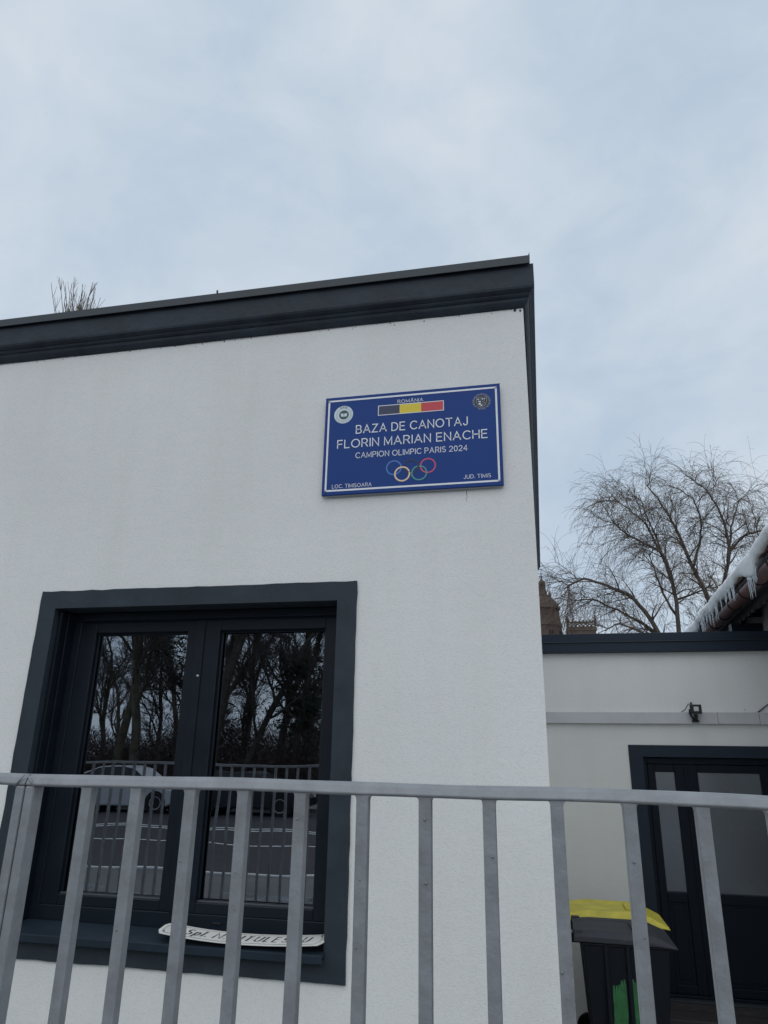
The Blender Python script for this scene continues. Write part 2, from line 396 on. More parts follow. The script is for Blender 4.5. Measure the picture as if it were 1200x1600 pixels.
tag(MB().box(-150, 150, -22.5, -18.62, -0.155, 0.0).build('pavement', M['paving']), kind='structure')

# ------------------------------------------------------------------ the white building
random.seed(7)
XC = 0.017                      # its right-hand corner
XL = -12.0
YB = 9.8
ZT = 2.74 + EYE
bld = empty('white_building', (0, D, YARD), 0, 'white rendered flat-roofed building with dark window, dark cornice and blue plaque', 'building')
OFF = Vector((0, D, YARD))
def part(mb, name, m, parent=bld, **kw):
    """build in world coordinates, then sit under its thing"""
    o = mb.build(name, m, parent, **kw)
    o.matrix_parent_inverse = Matrix.Identity(4)
    root = parent
    while root.parent: root = root.parent
    if parent is root:
        o.matrix_basis = (Matrix.Translation(root.location) @ root.rotation_euler.to_matrix().to_4x4()).inverted()
    return o
W0, W1, WB, WT = -2.699, -1.023, -0.80, 0.802        # window opening
w = MB()
xs = [XL, W0, W1, XC]; zs = [YARD-0.1, WB-0.045+EYE, WT+EYE, ZT]
for i in range(3):
    for j in range(3):
        if (i, j) == (1, 1): continue
        w.add([(xs[i],D,zs[j]),(xs[i+1],D,zs[j]),(xs[i+1],D,zs[j+1]),(xs[i],D,zs[j+1])], [(0,1,2,3)])
w.add([(XC,D,zs[0]),(XC,YB,zs[0]),(XC,YB,ZT),(XC,D,ZT)], [(0,1,2,3)])
w.add([(XL,YB,zs[0]),(XC,YB,zs[0]),(XC,YB,ZT),(XL,YB,ZT)], [(0,3,2,1)])
w.add([(XL,D,zs[0]),(XL,YB,zs[0]),(XL,YB,ZT),(XL,D,ZT)], [(0,3,2,1)])
part(w, 'wall', M['stucco'])
part(MB().box(XL, XC, D+0.02, YB-0.02, ZT-0.06, ZT-0.01), 'roof', M['roofing'])
# cornice: swept moulding with a mitred corner; edge a little uneven where it was painted by brush
prof = [(0.000,2.487),(0.010,2.489),(0.020,2.500),(0.030,2.514),(0.035,2.528),(0.031,2.535),(0.040,2.541),(0.047,2.550),(0.043,2.559),(0.052,2.566),(0.066,2.577),(0.070,2.590),(0.0705,2.733),(0.0,2.735)]
def mitre(prof, name, m, wob=0.0):
    c = MB(); n = len(prof)
    path = [(t, 0) for t in np.linspace(XL-0.1, XC, 130)] + [(XC, t) for t in np.linspace(D+0.05, YB, 40)]
    rows = []
    for k, (a, b) in enumerate(path):
        row = []
        for q, (p, z) in enumerate(prof):
            jz = wob * random.uniform(-1, 1) if q == 0 else 0
            jp = 0.0012*sin(a*3.1+q) if wob else 0
            if k < 129: row.append((a, D-p-jp, z+EYE+jz))
            elif k == 129: row.append((XC+p, D-p, z+EYE))
            else: row.append((XC+p+jp, b, z+EYE+jz))
        rows.append(row)
    for r in rows: c.v += r
    for k in range(len(rows)-1):
        for q in range(n-1):
            c.f.append((k*n+q, (k+1)*n+q, (k+1)*n+q+1, k*n+q+1))
    return part(c, name, m)
mitre(prof, 'cornice', M['cornice'], 0.0035)
fl = [(0.090,2.724),(0.0915,2.722),(0.093,2.724),(0.093,2.776),(0.085,2.781),(-0.25,2.80),(-0.25,2.785),(0.080,2.770),(0.090,2.765)]
c = MB()
p2 = [(-d, z+EYE) for d, z in fl]
c.sweep([(d, z+EYE) for d, z in fl], (XL-0.1, D), (XC+0.052, D))
c.add([(XC+.044,D-.0935,2.772+EYE),(XC+.053,D-.0935,2.772+EYE),(XC+.052,D-.0935,2.797+EYE),(XC+.044,D-.06,2.772+EYE),(XC+.053,D-.06,2.772+EYE),(XC+.052,D-.06,2.79+EYE)],[(0,1,2),(3,5,4),(0,2,5,3),(1,4,5,2),(0,3,4,1)])
part(c, 'roof_flashing', M['flashing'])
part(MB().sweep([(0.02,2.737+EYE),(0.06,2.737+EYE),(0.06,2.79+EYE),(-0.25,2.80+EYE),(-0.25,2.785+EYE),(0.02,2.775+EYE)], (XC-0.008, D+0.25), (XC-0.008, YB)), 'roof_flashing', M['flashing'])
part(MB().tube([(-1.864, D-.093, 2.778+EYE),(-1.864, D-.093, 2.796+EYE)], 0.006, 6), 'rivet', M['flashing'])
# flecks of dark paint on the render under the cornice
fk = MB()
for i in range(70):
    x = random.uniform(-3.9, XC-0.02); z = 2.487 - abs(random.gauss(0, 0.011)) + EYE; s = random.uniform(0.0015, 0.0038)*(2 if random.random() < .06 else 1)
    pts = [(x+s*cos(a)*random.uniform(.5,1.2), D-0.0012, z+s*1.5*sin(a)*random.uniform(.5,1.2)) for a in np.linspace(0, 2*pi, 7)[:-1]]
    fk.add(pts, [tuple(range(6))])
for x, z, s in [(-0.03, 2.478, .009), (0.0, 2.47, .006)]:
    fk.add([(x+s*cos(a), D-0.0012, z+EYE+s*1.4*sin(a)) for a in np.linspace(0, 2*pi, 7)[:-1]], [tuple(range(6))])
part(fk, 'paint_flecks', M['cornice'])['kind'] = 'stuff'
ck = MB(); cpts = [(-.33,1.381),(-.333,1.365),(-.329,1.35),(-.334,1.332),(-.331,1.318)]
for i in range(4):
    (xa_, za_), (xb_, zb_) = cpts[i], cpts[i+1]; t0, t1 = .0016*(1-i*.2), .0016*(.8-i*.2)
    ck.add([(xa_-t0, D-.0011, za_+EYE),(xa_+t0, D-.0011, za_+EYE),(xb_+t1, D-.0011, zb_+EYE),(xb_-t1, D-.0011, zb_+EYE)], [(0,1,2,3)])
part(ck, 'hairline_crack', M['dark_int'])
# painted surround, proud of the wall, with slightly wavering outer edge
S0, S1, SB, ST = -2.802, -0.918, -0.937, 0.903
sm = MB()
def wob_edge(a, b, n): return [tuple(np.array(a)*(1-t)+np.array(b)*t+np.array((random.uniform(-1,1)*.0025, random.uniform(-1,1)*.0025))) for t in np.linspace(0, 1, n)[:-1]]
oc = [(S0,SB),(S1,SB),(S1,ST),(S0,ST)]; ic = [(W0,WB-.045),(W1,WB-.045),(W1,WT),(W0,WT)]
o_ = []; i_ = []
for k in range(4):
    o_ += wob_edge(oc[k], oc[(k+1) % 4], 30)
    i_ += [tuple(np.array(ic[k])*(1-t)+np.array(ic[(k+1) % 4])*t) for t in np.linspace(0, 1, 30)[:-1]]
n = len(o_); yf = D-0.012
vs = [(x,D,z+EYE) for x,z in o_]+[(x,yf,z+EYE) for x,z in o_]+[(x,yf,z+EYE) for x,z in i_]+[(x,D+.22,z+EYE) for x,z in i_]
fs = []
for k in range(n):
    k2 = (k+1) % n
    for a in range(3): fs.append((a*n+k, a*n+k2, (a+1)*n+k2, (a+1)*n+k))
sm.add(vs, fs)
part(sm, 'window_surround', M['anthracite'])
# window
YF = D+0.150; YS = D+0.158; YG = D+0.200
wf = MB()
def ring(mb, x0, x1, z0, z1, y0, y1, l, r, b, t):
    mb.box(x0, x0+l, y0, y1, z0+EYE, z1+EYE); mb.box(x1-r, x1, y0, y1, z0+EYE, z1+EYE)
    mb.box(x0+l, x1-r, y0, y1, z0+EYE, z0+b+EYE); mb.box(x0+l, x1-r, y0, y1, z1-t+EYE, z1+EYE)
ring(wf, W0+.002, W1-.002, WB+.002, WT-.002, YF, YF+0.07, .075, .035, .072, .055)
win = part(wf, 'window', M['frame'], bevel=0.004)
def sub(mb, name, m, **kw):
    o = mb.build(name, m, win, **kw); return o
sub(MB().box(W0+.004, W0+.030, D+.085, YF-.004, WB+.01+EYE, WT-.01+EYE).box(W0+.004, W0+.022, D+.03, D+.081, WB+.01+EYE, WT-.01+EYE), 'shutter_guide', M['frame'], bevel=0.003)
sub(MB().box(W0+.032, W1-.01, D+.132, YF-.003, WT-.05+EYE, WT-.003+EYE), 'shutter_box', M['frame'], bevel=0.004)
GZ0, GZ1 = -0.675, 0.685
for (x0, x1, gx0, gx1, yy) in ((W0+.072, -1.862, -2.525, -1.945, YS), (-1.858, W1-.030, -1.745, -1.130, YS-.006)):
    s_ = MB(); ring(s_, x0, x1, GZ0-.052, GZ1+.062, yy, yy+.062, gx0-x0, x1-gx1, .052, .062)
    sub(s_, 'sash', M['frame'], bevel=0.005)
    q = MB(); ring(q, gx0-.002, gx1+.002, GZ0-.002, GZ1+.002, yy+.022, yy+.036, .012, .012, .012, .012)
    sub(q, 'glazing_bead', M['frame'], bevel=0.003)
    sub(MB().box(gx0-.004, gx1+.004, yy+.018, yy+.030, GZ0-.004+EYE, GZ0+.006+EYE), 'bead_lit_edge', M['lit_edge'], bevel=0.002)  # thin strip added as the lit lower edge, its brightness painted in
    sub(MB().box(gx0-.001, gx1+.001, YG, YG+.004, GZ0+EYE-.001, GZ1+EYE+.001), 'pane', M['glass'])
sub(MB().box(-1.885, -1.835, YS-.014, YS-.0065, GZ0-.05+EYE, GZ1+.06+EYE), 'meeting_strip', M['frame'], bevel=0.003)
for xx in (-2.10, -1.62):
    sub(MB().box(xx-.022, xx+.022, YF-.004, YF-.0005, -.768+EYE, -.757+EYE), 'drain_cap', M['black'], bevel=0.002)
sub(MB().lathe([(0.001,0),(0.008,0.002),(0.009,0.008),(0.004,0.013)], sides=10), 'latch_cap', M['trunking']).location = (-1.852, YS-.010, .43+EYE)
bl = MB(); bd = MB()
for k in range(13):
    z0 = GZ0-.06+k*.112+EYE
    bl.box(W0+.05, W1-.02, YG+.075, YG+.085, z0, z0+.068)
    bd.box(W0+.05, W1-.02, YG+.083, YG+.093, z0+.064, z0+.116)
sub(bl, 'blind', M['blind']); sub(bd, 'blind_backing', M['blind_dark'])
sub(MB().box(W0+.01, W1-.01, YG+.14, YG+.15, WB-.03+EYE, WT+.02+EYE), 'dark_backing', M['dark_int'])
sl = MB()
sl.prism_y([(0,0)], 0, 0) if False else None
pz = [(YF+.03,-.797),(YF+.0,-.797),(D-.052,-.818),(D-.058,-.821),(D-.058,-.853),(D-.054,-.853),(D-.054,-.828),(YF+.03,-.812)]
xa, xb = W0+.004, W1+.008
nn = len(pz)
sl.add([(xa,y,z+EYE) for y,z in pz]+[(xb,y,z+EYE) for y,z in pz], [tuple(range(nn)), tuple(range(2*nn-1,nn-1,-1))]+[(i,nn+i,nn+(i+1)%nn,(i+1)%nn) for i in range(nn)])
sub(sl, 'sill', M['sill'], bevel=0.0015)

# ------------------------------------------------------------------ blue plaque
def arc(cx, cy, rx, ry, a0, a1, n=12):
    return [(cx+rx*cos(radians(a0+(a1-a0)*i/n)), cy+ry*sin(radians(a0+(a1-a0)*i/n))) for i in range(n+1)]
_S = arc(.31,.745,.27,.255,35,270,14)[:-1]+arc(.32,.25,.30,.25,90,-145,14)
_A = [[(0,0),(.41,1),(.82,0)],[(.13,.33),(.69,.33)]]
GLYPH = {'A': (.82,_A), '\u00c2': (.82,_A+[[(.26,1.11),(.41,1.24),(.56,1.11)]]),
 'B': (.66,[[(0,.51),(0,1)]+arc(.36,.755,.245,.245,90,-90,8)+[(0,.51),(0,0)]+arc(.37,.255,.29,.255,-90,90,8)]),
 'C': (.80,[arc(.46,.5,.46,.5,45,315,18)]), 'D': (.74,[[(0,0),(0,1)]+arc(.28,.5,.46,.5,90,-90,14)+[(0,0)]]),
 'E': (.60,[[(.58,1),(0,1),(0,0),(.60,0)],[(0,.52),(.53,.52)]]), 'F': (.56,[[(.56,1),(0,1),(0,0)],[(0,.50),(.50,.50)]]),
 'H': (.70,[[(0,0),(0,1)],[(.70,0),(.70,1)],[(0,.52),(.70,.52)]]), 'I': (.0,[[(0,0),(0,1)]]), 'J': (.45,[[(.45,1),(.45,.25)]+arc(.225,.25,.225,.25,0,-170,8)[1:]]),
 'L': (.54,[[(0,1),(0,0),(.54,0)]]), 'M': (.84,[[(0,0),(0,1),(.42,.12),(.84,1),(.84,0)]]), 'N': (.70,[[(0,0),(0,1),(.70,0),(.70,1)]]),
 'O': (.94,[arc(.47,.5,.47,.5,90,450,26)]), 'P': (.62,[[(0,0),(0,1)]+arc(.34,.73,.28,.27,90,-90,9)+[(0,.46)]]),
 'R': (.68,[[(0,0),(0,1)]+arc(.36,.74,.27,.26,90,-90,9)+[(0,.48)],[(.36,.48),(.68,0)]]), 'S': (.62,[_S]), '\u015e': (.62,[_S,[(.33,-.02),(.35,-.12),(.22,-.20)]]),
 'T': (.74,[[(0,1),(.74,1)],[(.37,1),(.37,0)]]), 'U': (.68,[[(0,1),(0,.32)]+arc(.34,.33,.34,.33,180,360,10)+[(.68,1)]]), 'Z': (.68,[[(.03,1),(.66,1),(0,0),(.68,0)]]),
 '2': (.60,[arc(.30,.71,.29,.29,165,-38,10)+[(0,0),(.60,0)]]), '0': (.60,[arc(.30,.5,.30,.5,90,450,18)]), '4': (.64,[[(.48,0),(.48,1),(0,.28),(.64,.28)]]),
 '.': (.0,[[(0,0),(0,.09)]]), 'p': (.52,[[(0,-.30),(0,.68)],arc(.27,.34,.27,.34,180,540,14)]), 'l': (.0,[[(0,0),(0,1.05)]])}
def text_mesh(body, name, width, height, thick, pen=None, shear=0.0, serif=0.0, gap=.29):
    """a line of lettering drawn as pen strokes, flat in the xz plane, lower-left corner at the origin.
    pen = stroke width along the horizontal for a broad-nib face"""
    x = 0.0; items = []
    for ch in body:
        if ch == ' ': x += .42; continue
        w_, st = GLYPH[ch]; items.append((x, st)); x += w_+gap
    total = x-gap; kx = (width-thick)/total; kz = height-thick; mb = MB()
    def stroke(pts):
        P = np.array(pts); n = len(P)
        closed = np.allclose(P[0], P[-1]) and n > 3
        if closed: P = P[:-1]; n -= 1
        segs_ = n if closed else n-1
        L = []; R = []
        for i in range(n):
            a_ = P[(i-1) % n] if (closed or i > 0) else None; c_ = P[(i+1) % n] if (closed or i < n-1) else None
            d1 = (P[i]-a_)/np.linalg.norm(P[i]-a_) if a_ is not None else None; d2 = (c_-P[i])/np.linalg.norm(c_-P[i]) if c_ is not None else None
            if d1 is None: d1 = d2
            if d2 is None: d2 = d1
            n1 = np.array((-d1[1], d1[0])); n2 = np.array((-d2[1], d2[0])); m_ = n1+n2; l_ = np.linalg.norm(m_)
            m_ = n1 if l_ < .2 else m_/l_; k_ = 1/max(.45, abs(np.dot(m_, n1)))
            if pen is None: off = m_*k_*thick/2
            else:
                dd = d1+d2; dd = dd/(np.linalg.norm(dd)+1e-9); off = m_*k_*(pen+(thick-pen)*abs(dd[1])**1.5)/2
            ext = np.zeros(2)
            if pen is None and not closed and i == 0: ext = -d2*thick*.35
            if pen is None and not closed and i == n-1: ext = d1*thick*.35
            L.append(P[i]+off+ext); R.append(P[i]-off+ext)
        b0 = len(mb.v)
        for a_, c_ in zip(L, R): mb.v += [(a_[0]+shear*a_[1], 0., a_[1]), (c_[0]+shear*c_[1], 0., c_[1])]
        for i in range(segs_):
            j = (i+1) % n; mb.f.append((b0+2*i, b0+2*i+1, b0+2*j+1, b0+2*j))
    for x0, st in items:
        for pl in st:
            q = [(thick/2+(x0+px)*kx, thick/2+pz*kz) for px, pz in pl]
            stroke(q)
            if serif:
                for e, f_ in ((0, 1), (-1, -2)):
                    (ax_, az_), (bx_, bz_) = q[e], q[f_]
                    if abs(ax_-bx_) < .15*abs(az_-bz_) and abs(az_-bz_) > .3*kz: stroke([(ax_-serif, az_), (ax_+serif, az_)])
    me = bpy.data.meshes.new(name); me.from_pydata(mb.v, [], mb.f); return me
SX, SZ = -1.1325, 1.3909+EYE
SY = D-0.030
sign = empty('wall_plaque', (SX, SY, SZ), 0, 'blue rectangular plaque with white lettering and coloured rings on white wall', 'sign')
o = MB().box(0, 1.0, 0, 0.012, 0, 0.604).build('panel', M['blue'], sign, bevel=0.0015)
MB().box(0.002, 0.998, 0.0125, 0.016, -0.006, 0.602).build('backing', M['plate_edge'], sign)
for x in (.12, .88):
    MB().box(x-.02, x+.02, .0165, .0295, .05, .55).build('mounting_batten', M['plate_edge'], sign)
b = MB(); yb = -0.0012
def frame2(mb, x0, x1, z0, z1, t, y):
    for (a, b_, c_, d_) in ((x0,x1,z0,z0+t),(x0,x1,z1-t,z1),(x0,x0+t,z0+t,z1-t),(x1-t,x1,z0+t,z1-t)):
        mb.add([(a,y,c_),(b_,y,c_),(b_,y,d_),(a,y,d_)], [(0,1,2,3)])
frame2(b, .017, .983, .019, .585, .0105, yb)
b.build('border', M['white'], sign)
for x, z in ((.022,.580),(.978,.580),(.022,.024),(.978,.024)):
    MB().lathe([(0.0001,-.001),(.005,-.001),(.006,-.0035),(.003,-.005)], c=(x, z), sides=10, axis='y').build('screw', M['screw'], sign)
def line(body, x, z, width, height, thick, name='lettering'):
    me = text_mesh(body, name, width, height, thick); me.materials.append(M['white'])
    o = link_mesh(name, me, sign); o.location = (x, yb-.0004, z); return o
line('BAZA DE CANOTAJ', .185, .361, .634, .054, .0060)
line('FLORIN MARIAN ENACHE', .079, .276, .846, .054, .0060)
line('CAMPION OLIMPIC PARIS 2024', .188, .210, .626, .035, .0038)
line('ROM\u00c2NIA', .424, .532, .148, .0215, .0026)
line('LOC. TIMI\u015eOARA', .059, .037, .226, .023, .0025)
line('JUD. TIMIS', .790, .046, .145, .023, .0025)
def quad(x0, x1, z0, z1, m, name, y=yb):
    return MB().add([(x0,y,z0),(x1,y,z0),(x1,y,z1),(x0,y,z1)], [(0,1,2,3)]).build(name, m, sign)
fb = MB(); frame2(fb, .312, .688, .464, .527, .004, yb); fb.build('flag_border', M['white'], sign)
quad(.316, .437, .468, .523, M['flag_navy'], 'flag_stripe'); quad(.437, .560, .468, .523, M['flag_yellow'], 'flag_stripe'); quad(.560, .684, .468, .523, M['flag_red'], 'flag_stripe')
def ringm(cx, cz, r, t, m, name, y=yb, n=40, a0=0.0, a1=2*pi):
    mb = MB(); ang = np.linspace(a0, a1, n+1)
    vs = []
    for a in ang: vs += [(cx+(r+t/2)*cos(a), y, cz+(r+t/2)*sin(a)), (cx+(r-t/2)*cos(a), y, cz+(r-t/2)*sin(a))]
    mb.add(vs, [(2*i, 2*i+1, 2*i+3, 2*i+2) for i in range(n)])
    return mb.build(name, m, sign)
def disc(cx, cz, r, m, name, y=yb, n=32, sxx=1.0):
    return MB().add([(cx+r*sxx*cos(2*pi*i/n), y, cz+r*sin(2*pi*i/n)) for i in range(n)], [tuple(range(n))]).build(name, m, sign)
R_, T_ = .0405, .0076
ringm(.408, .138, R_, T_, M['ring_blue'], 'ring', yb)
ringm(.5025, .138, R_, T_, M['ring_black'], 'ring', yb-.0003)
ringm(.597, .138, R_, T_, M['ring_red'], 'ring', yb)
ringm(.455, .098, R_, T_+.0012, M['ring_cream'], 'ring', yb-.0006, a0=radians(18), a1=radians(372))
ringm(.549, .098, R_, T_, M['ring_green'], 'ring', yb-.0006, a0=radians(104), a1=radians(452))
# seals
disc(.110, .489, .056, M['seal_pale'], 'seal_disc', yb)
ringm(.110, .489, .041, .0018, M['seal_grey'], 'seal_ring', yb-.0003, n=48)
disc(.112, .487, .029, M['seal_green'], 'seal_centre', yb-.0003)
sb = MB()
for s in (-1, 1):
    sb.add([(.112+s*.001, yb-.0007, .475),(.112+s*.018, yb-.0007, .478),(.112+s*.018, yb-.0007, .497),(.112+s*.001, yb-.0007, .494)], [(0,1,2,3)])
sb.build('seal_book', M['seal_pale'], sign)
lt = MB()
for k in range(5):
    a = radians(112-11*k); cx, cz = .110+.0475*cos(a), .489+.0475*sin(a)
    u = np.array((sin(a), -cos(a)))*.0026; v = np.array((cos(a), sin(a)))*.0056
    if k % 2 == 0:
        lt.add([(cx-u[0]-v[0],yb-.0005,cz-u[1]-v[1]),(cx+u[0]-v[0],yb-.0005,cz+u[1]-v[1]),(cx+u[0]+v[0],yb-.0005,cz+u[1]+v[1]),(cx-u[0]+v[0],yb-.0005,cz-u[1]+v[1])], [(0,1,2,3)])
    else:
        lt.add([(cx-u[0]*.5-v[0],yb-.0005,cz-u[1]*.5-v[1]),(cx+u[0]*.5-v[0],yb-.0005,cz+u[1]*.5-v[1]),(cx+u[0]*.5+v[0],yb-.0005,cz+u[1]*.5+v[1]),(cx-u[0]*.5+v[0],yb-.0005,cz-u[1]*.5+v[1])], [(0,1,2,3)])
lt.build('seal_letters', M['seal_green'], sign)
tk = MB()
for k in range(26):
    a = radians(200+k*10.5); cx, cz = .110+.048*cos(a), .489+.048*sin(a)
    if cz > .489+.03: continue
    h = .0016
    tk.add([(cx-h,yb-.0005,cz-h),(cx+h,yb-.0005,cz-h),(cx+h,yb-.0005,cz+h),(cx-h,yb-.0005,cz+h)], [(0,1,2,3)])
tk.build('seal_letters', M['seal_grey'], sign)
CX, CZ = .897, .500
ringm(CX, CZ, .0415, .0022, M['seal_grey'], 'seal_ring', yb, n=48)
disc(CX, CZ, .0402, M['seal_navy'], 'seal_disc', yb-.0001)
def shield(k): return [(CX-.027*k, CZ+.025*k),(CX+.027*k, CZ+.025*k),(CX+.028*k, CZ),(CX+.020*k, CZ-.021*k),(CX, CZ-.036*k),(CX-.020*k, CZ-.021*k),(CX-.028*k, CZ)]
MB().add([(x, yb-.0003, z) for x, z in shield(1.07)], [tuple(range(7))]).build('shield_rim', M['seal_grey'], sign)
MB().add([(x, yb-.0006, z) for x, z in shield(.97)], [tuple(range(7))]).build('shield', M['seal_navy'], sign)
for k, (dx, dz, r, m) in enumerate([(-.018,.014,.0042,'seal_pale'),(-.007,.015,.0032,'seal_grey'),(.005,.015,.0040,'seal_pale'),(.016,.015,.0036,'seal_pale'),(-.014,.001,.0034,'white'),(-.007,-.001,.0040,'white'),(-.010,-.014,.0070,'seal_pale'),(-.001,-.024,.0050,'white')]):
    disc(CX+dx, CZ+dz, r, M[m], 'charge', yb-.0009, n=9)
ringm(CX+.010, CZ+.002, .0065, .0018, M['seal_grey'], 'charge', yb-.0009, n=10)
ringm(CX+.011, CZ-.013, .0072, .0018, M['seal_grey'], 'charge', yb-.0009, n=8)
tk = MB()
for k in range(38):
    a = radians(k*360/38); hh = .0034; 
    if 225 < (k*360/38) < 240 or 300 < (k*360/38) < 312: continue
    cx, cz = CX+.0475*cos(a), CZ+.0475*sin(a)
    u = np.array((sin(a), -cos(a)))*(.0012 if k % 3 else .0022); v = np.array((cos(a), sin(a)))*hh
    tk.add([(cx-u[0]-v[0],yb,cz-u[1]-v[1]),(cx+u[0]-v[0],yb,cz+u[1]-v[1]),(cx+u[0]+v[0],yb,cz+u[1]+v[1]),(cx-u[0]+v[0],yb,cz-u[1]+v[1])], [(0,1,2,3)])
tk.build('seal_letters', M['seal_grey'], sign)

# ------------------------------------------------------------------ enamel street plate lying on the sill
plate = empty('street_name_plate', (-1.427, 3.585, -.80+EYE), 0, 'curved white enamel street name plate lying on the dark window sill', 'sign')
PL, PH = 0.815, 0.130
def pz_(u, v):
    """u across -1..1, v up 0..1 -> local position on the bowed plate"""
    x = u*PL/2; tilt = radians(8)
    z = .004 + ((.026*u*u) if u < 0 else .020*u*u) + v*PH*sin(tilt); y = -.058 + v*PH*cos(tilt)
    return np.array((x, y, z))
pm = MB(); nu, nv = 40, 8
def clip_u(v):   # chamfered corners
    e = min(v, 1-v)
    return 1.0 - max(0, .22-e)*.22
for side, dz in ((0, 0.0), (1, -0.0022)):
    for j in range(nv+1):
        v = j/nv; cu_ = clip_u(v)
        for i in range(nu+1):
            p = pz_((i/nu*2-1)*cu_, v); pm.v.append((p[0], p[1], p[2]+dz))
tot = (nu+1)*(nv+1)
for j in range(nv):
    for i in range(nu):
        a = j*(nu+1)+i
        pm.f.append((a, a+1, a+nu+2, a+nu+1)); pm.f.append((tot+a, tot+a+nu+1, tot+a+nu+2, tot+a+1))
for i in range(nu): pm.f.append((i, tot+i, tot+i+1, i+1)); a = nv*(nu+1)+i; pm.f.append((a, a+1, tot+a+1, tot+a))
for j in range(nv):
    a = j*(nu+1); pm.f.append((a, a+nu+1, tot+a+nu+1, tot+a)); a += nu; pm.f.append((a, tot+a, tot+a+nu+1, a+nu+1))
pm.build('panel', M['enamel'], plate, smooth=False)
def on_plate(me, u0, v0, lift=.0008):
    n = len(me.vertices); co = np.zeros(n*3); me.vertices.foreach_get('co', co); co = co.reshape(-1, 3)
    for k in range(n):
        p = pz_(u0+co[k,0]/(PL/2), v0+co[k,2]/PH); co[k] = (p[0], p[1]-lift*.3, p[2]+lift)
    me.vertices.foreach_set('co', co.ravel())
# slanted broad-nib capitals with serifs
for body, u0, w_ in (('Spl.', -.70, .112), ('N.', -.35, .066), ('TITULESCU', -.15, .39)):
    tm = text_mesh(body, 'lettering', w_, .064, .0095, pen=.0042, shear=.22, serif=.0050, gap=.50); tm.materials.append(M['ink']); on_plate(tm, u0, .29); link_mesh('lettering', tm, plate)
bo = MB()
def bline(p, q, t=.010, n=24):
    for k in range(n):
        a = np.array(p)*(1-k/n)+np.array(q)*k/n; b_ = np.array(p)*(1-(k+1)/n)+np.array(q)*(k+1)/n
        d = b_-a; L = np.hypot(d[0]*PL/2, d[1]*PH); nrm = np.array((-d[1]*PH/(PL/2), d[0]*(PL/2)/PH))/L*.0014
        bo.add([tuple(pz_(*(a-nrm*.8))+np.array((0,-.0003,.0008))), tuple(pz_(*(b_-nrm*.8))+np.array((0,-.0003,.0008))), tuple(pz_(*(b_+nrm*.8))+np.array((0,-.0003,.0008))), tuple(pz_(*(a+nrm*.8))+np.array((0,-.0003,.0008)))], [(0,1,2,3)])
bline((-.90,.12),(.90,.12)); bline((-.90,.88),(.90,.88)); bline((-.95,.30),(-.95,.70),n=4); bline((.95,.30),(.95,.70),n=4)
for s in (-1, 1): bline((s*.90,.12),(s*.95,.30),n=3); bline((s*.90,.88),(s*.95,.70),n=3)
bo.build('border', M['ink'], plate)
for s in (-1, 1):
    mb = MB(); c0 = pz_(s*.93, .86 if s > 0 else .2)
    mb.add([(c0[0]+.006*cos(a), c0[1]+.006*sin(a), c0[2]+.001+.0014*sin(a)) for a in np.linspace(0, 2*pi, 9)[:-1]], [tuple(range(8))])
    mb.build('fixing_hole', M['ink'], plate)

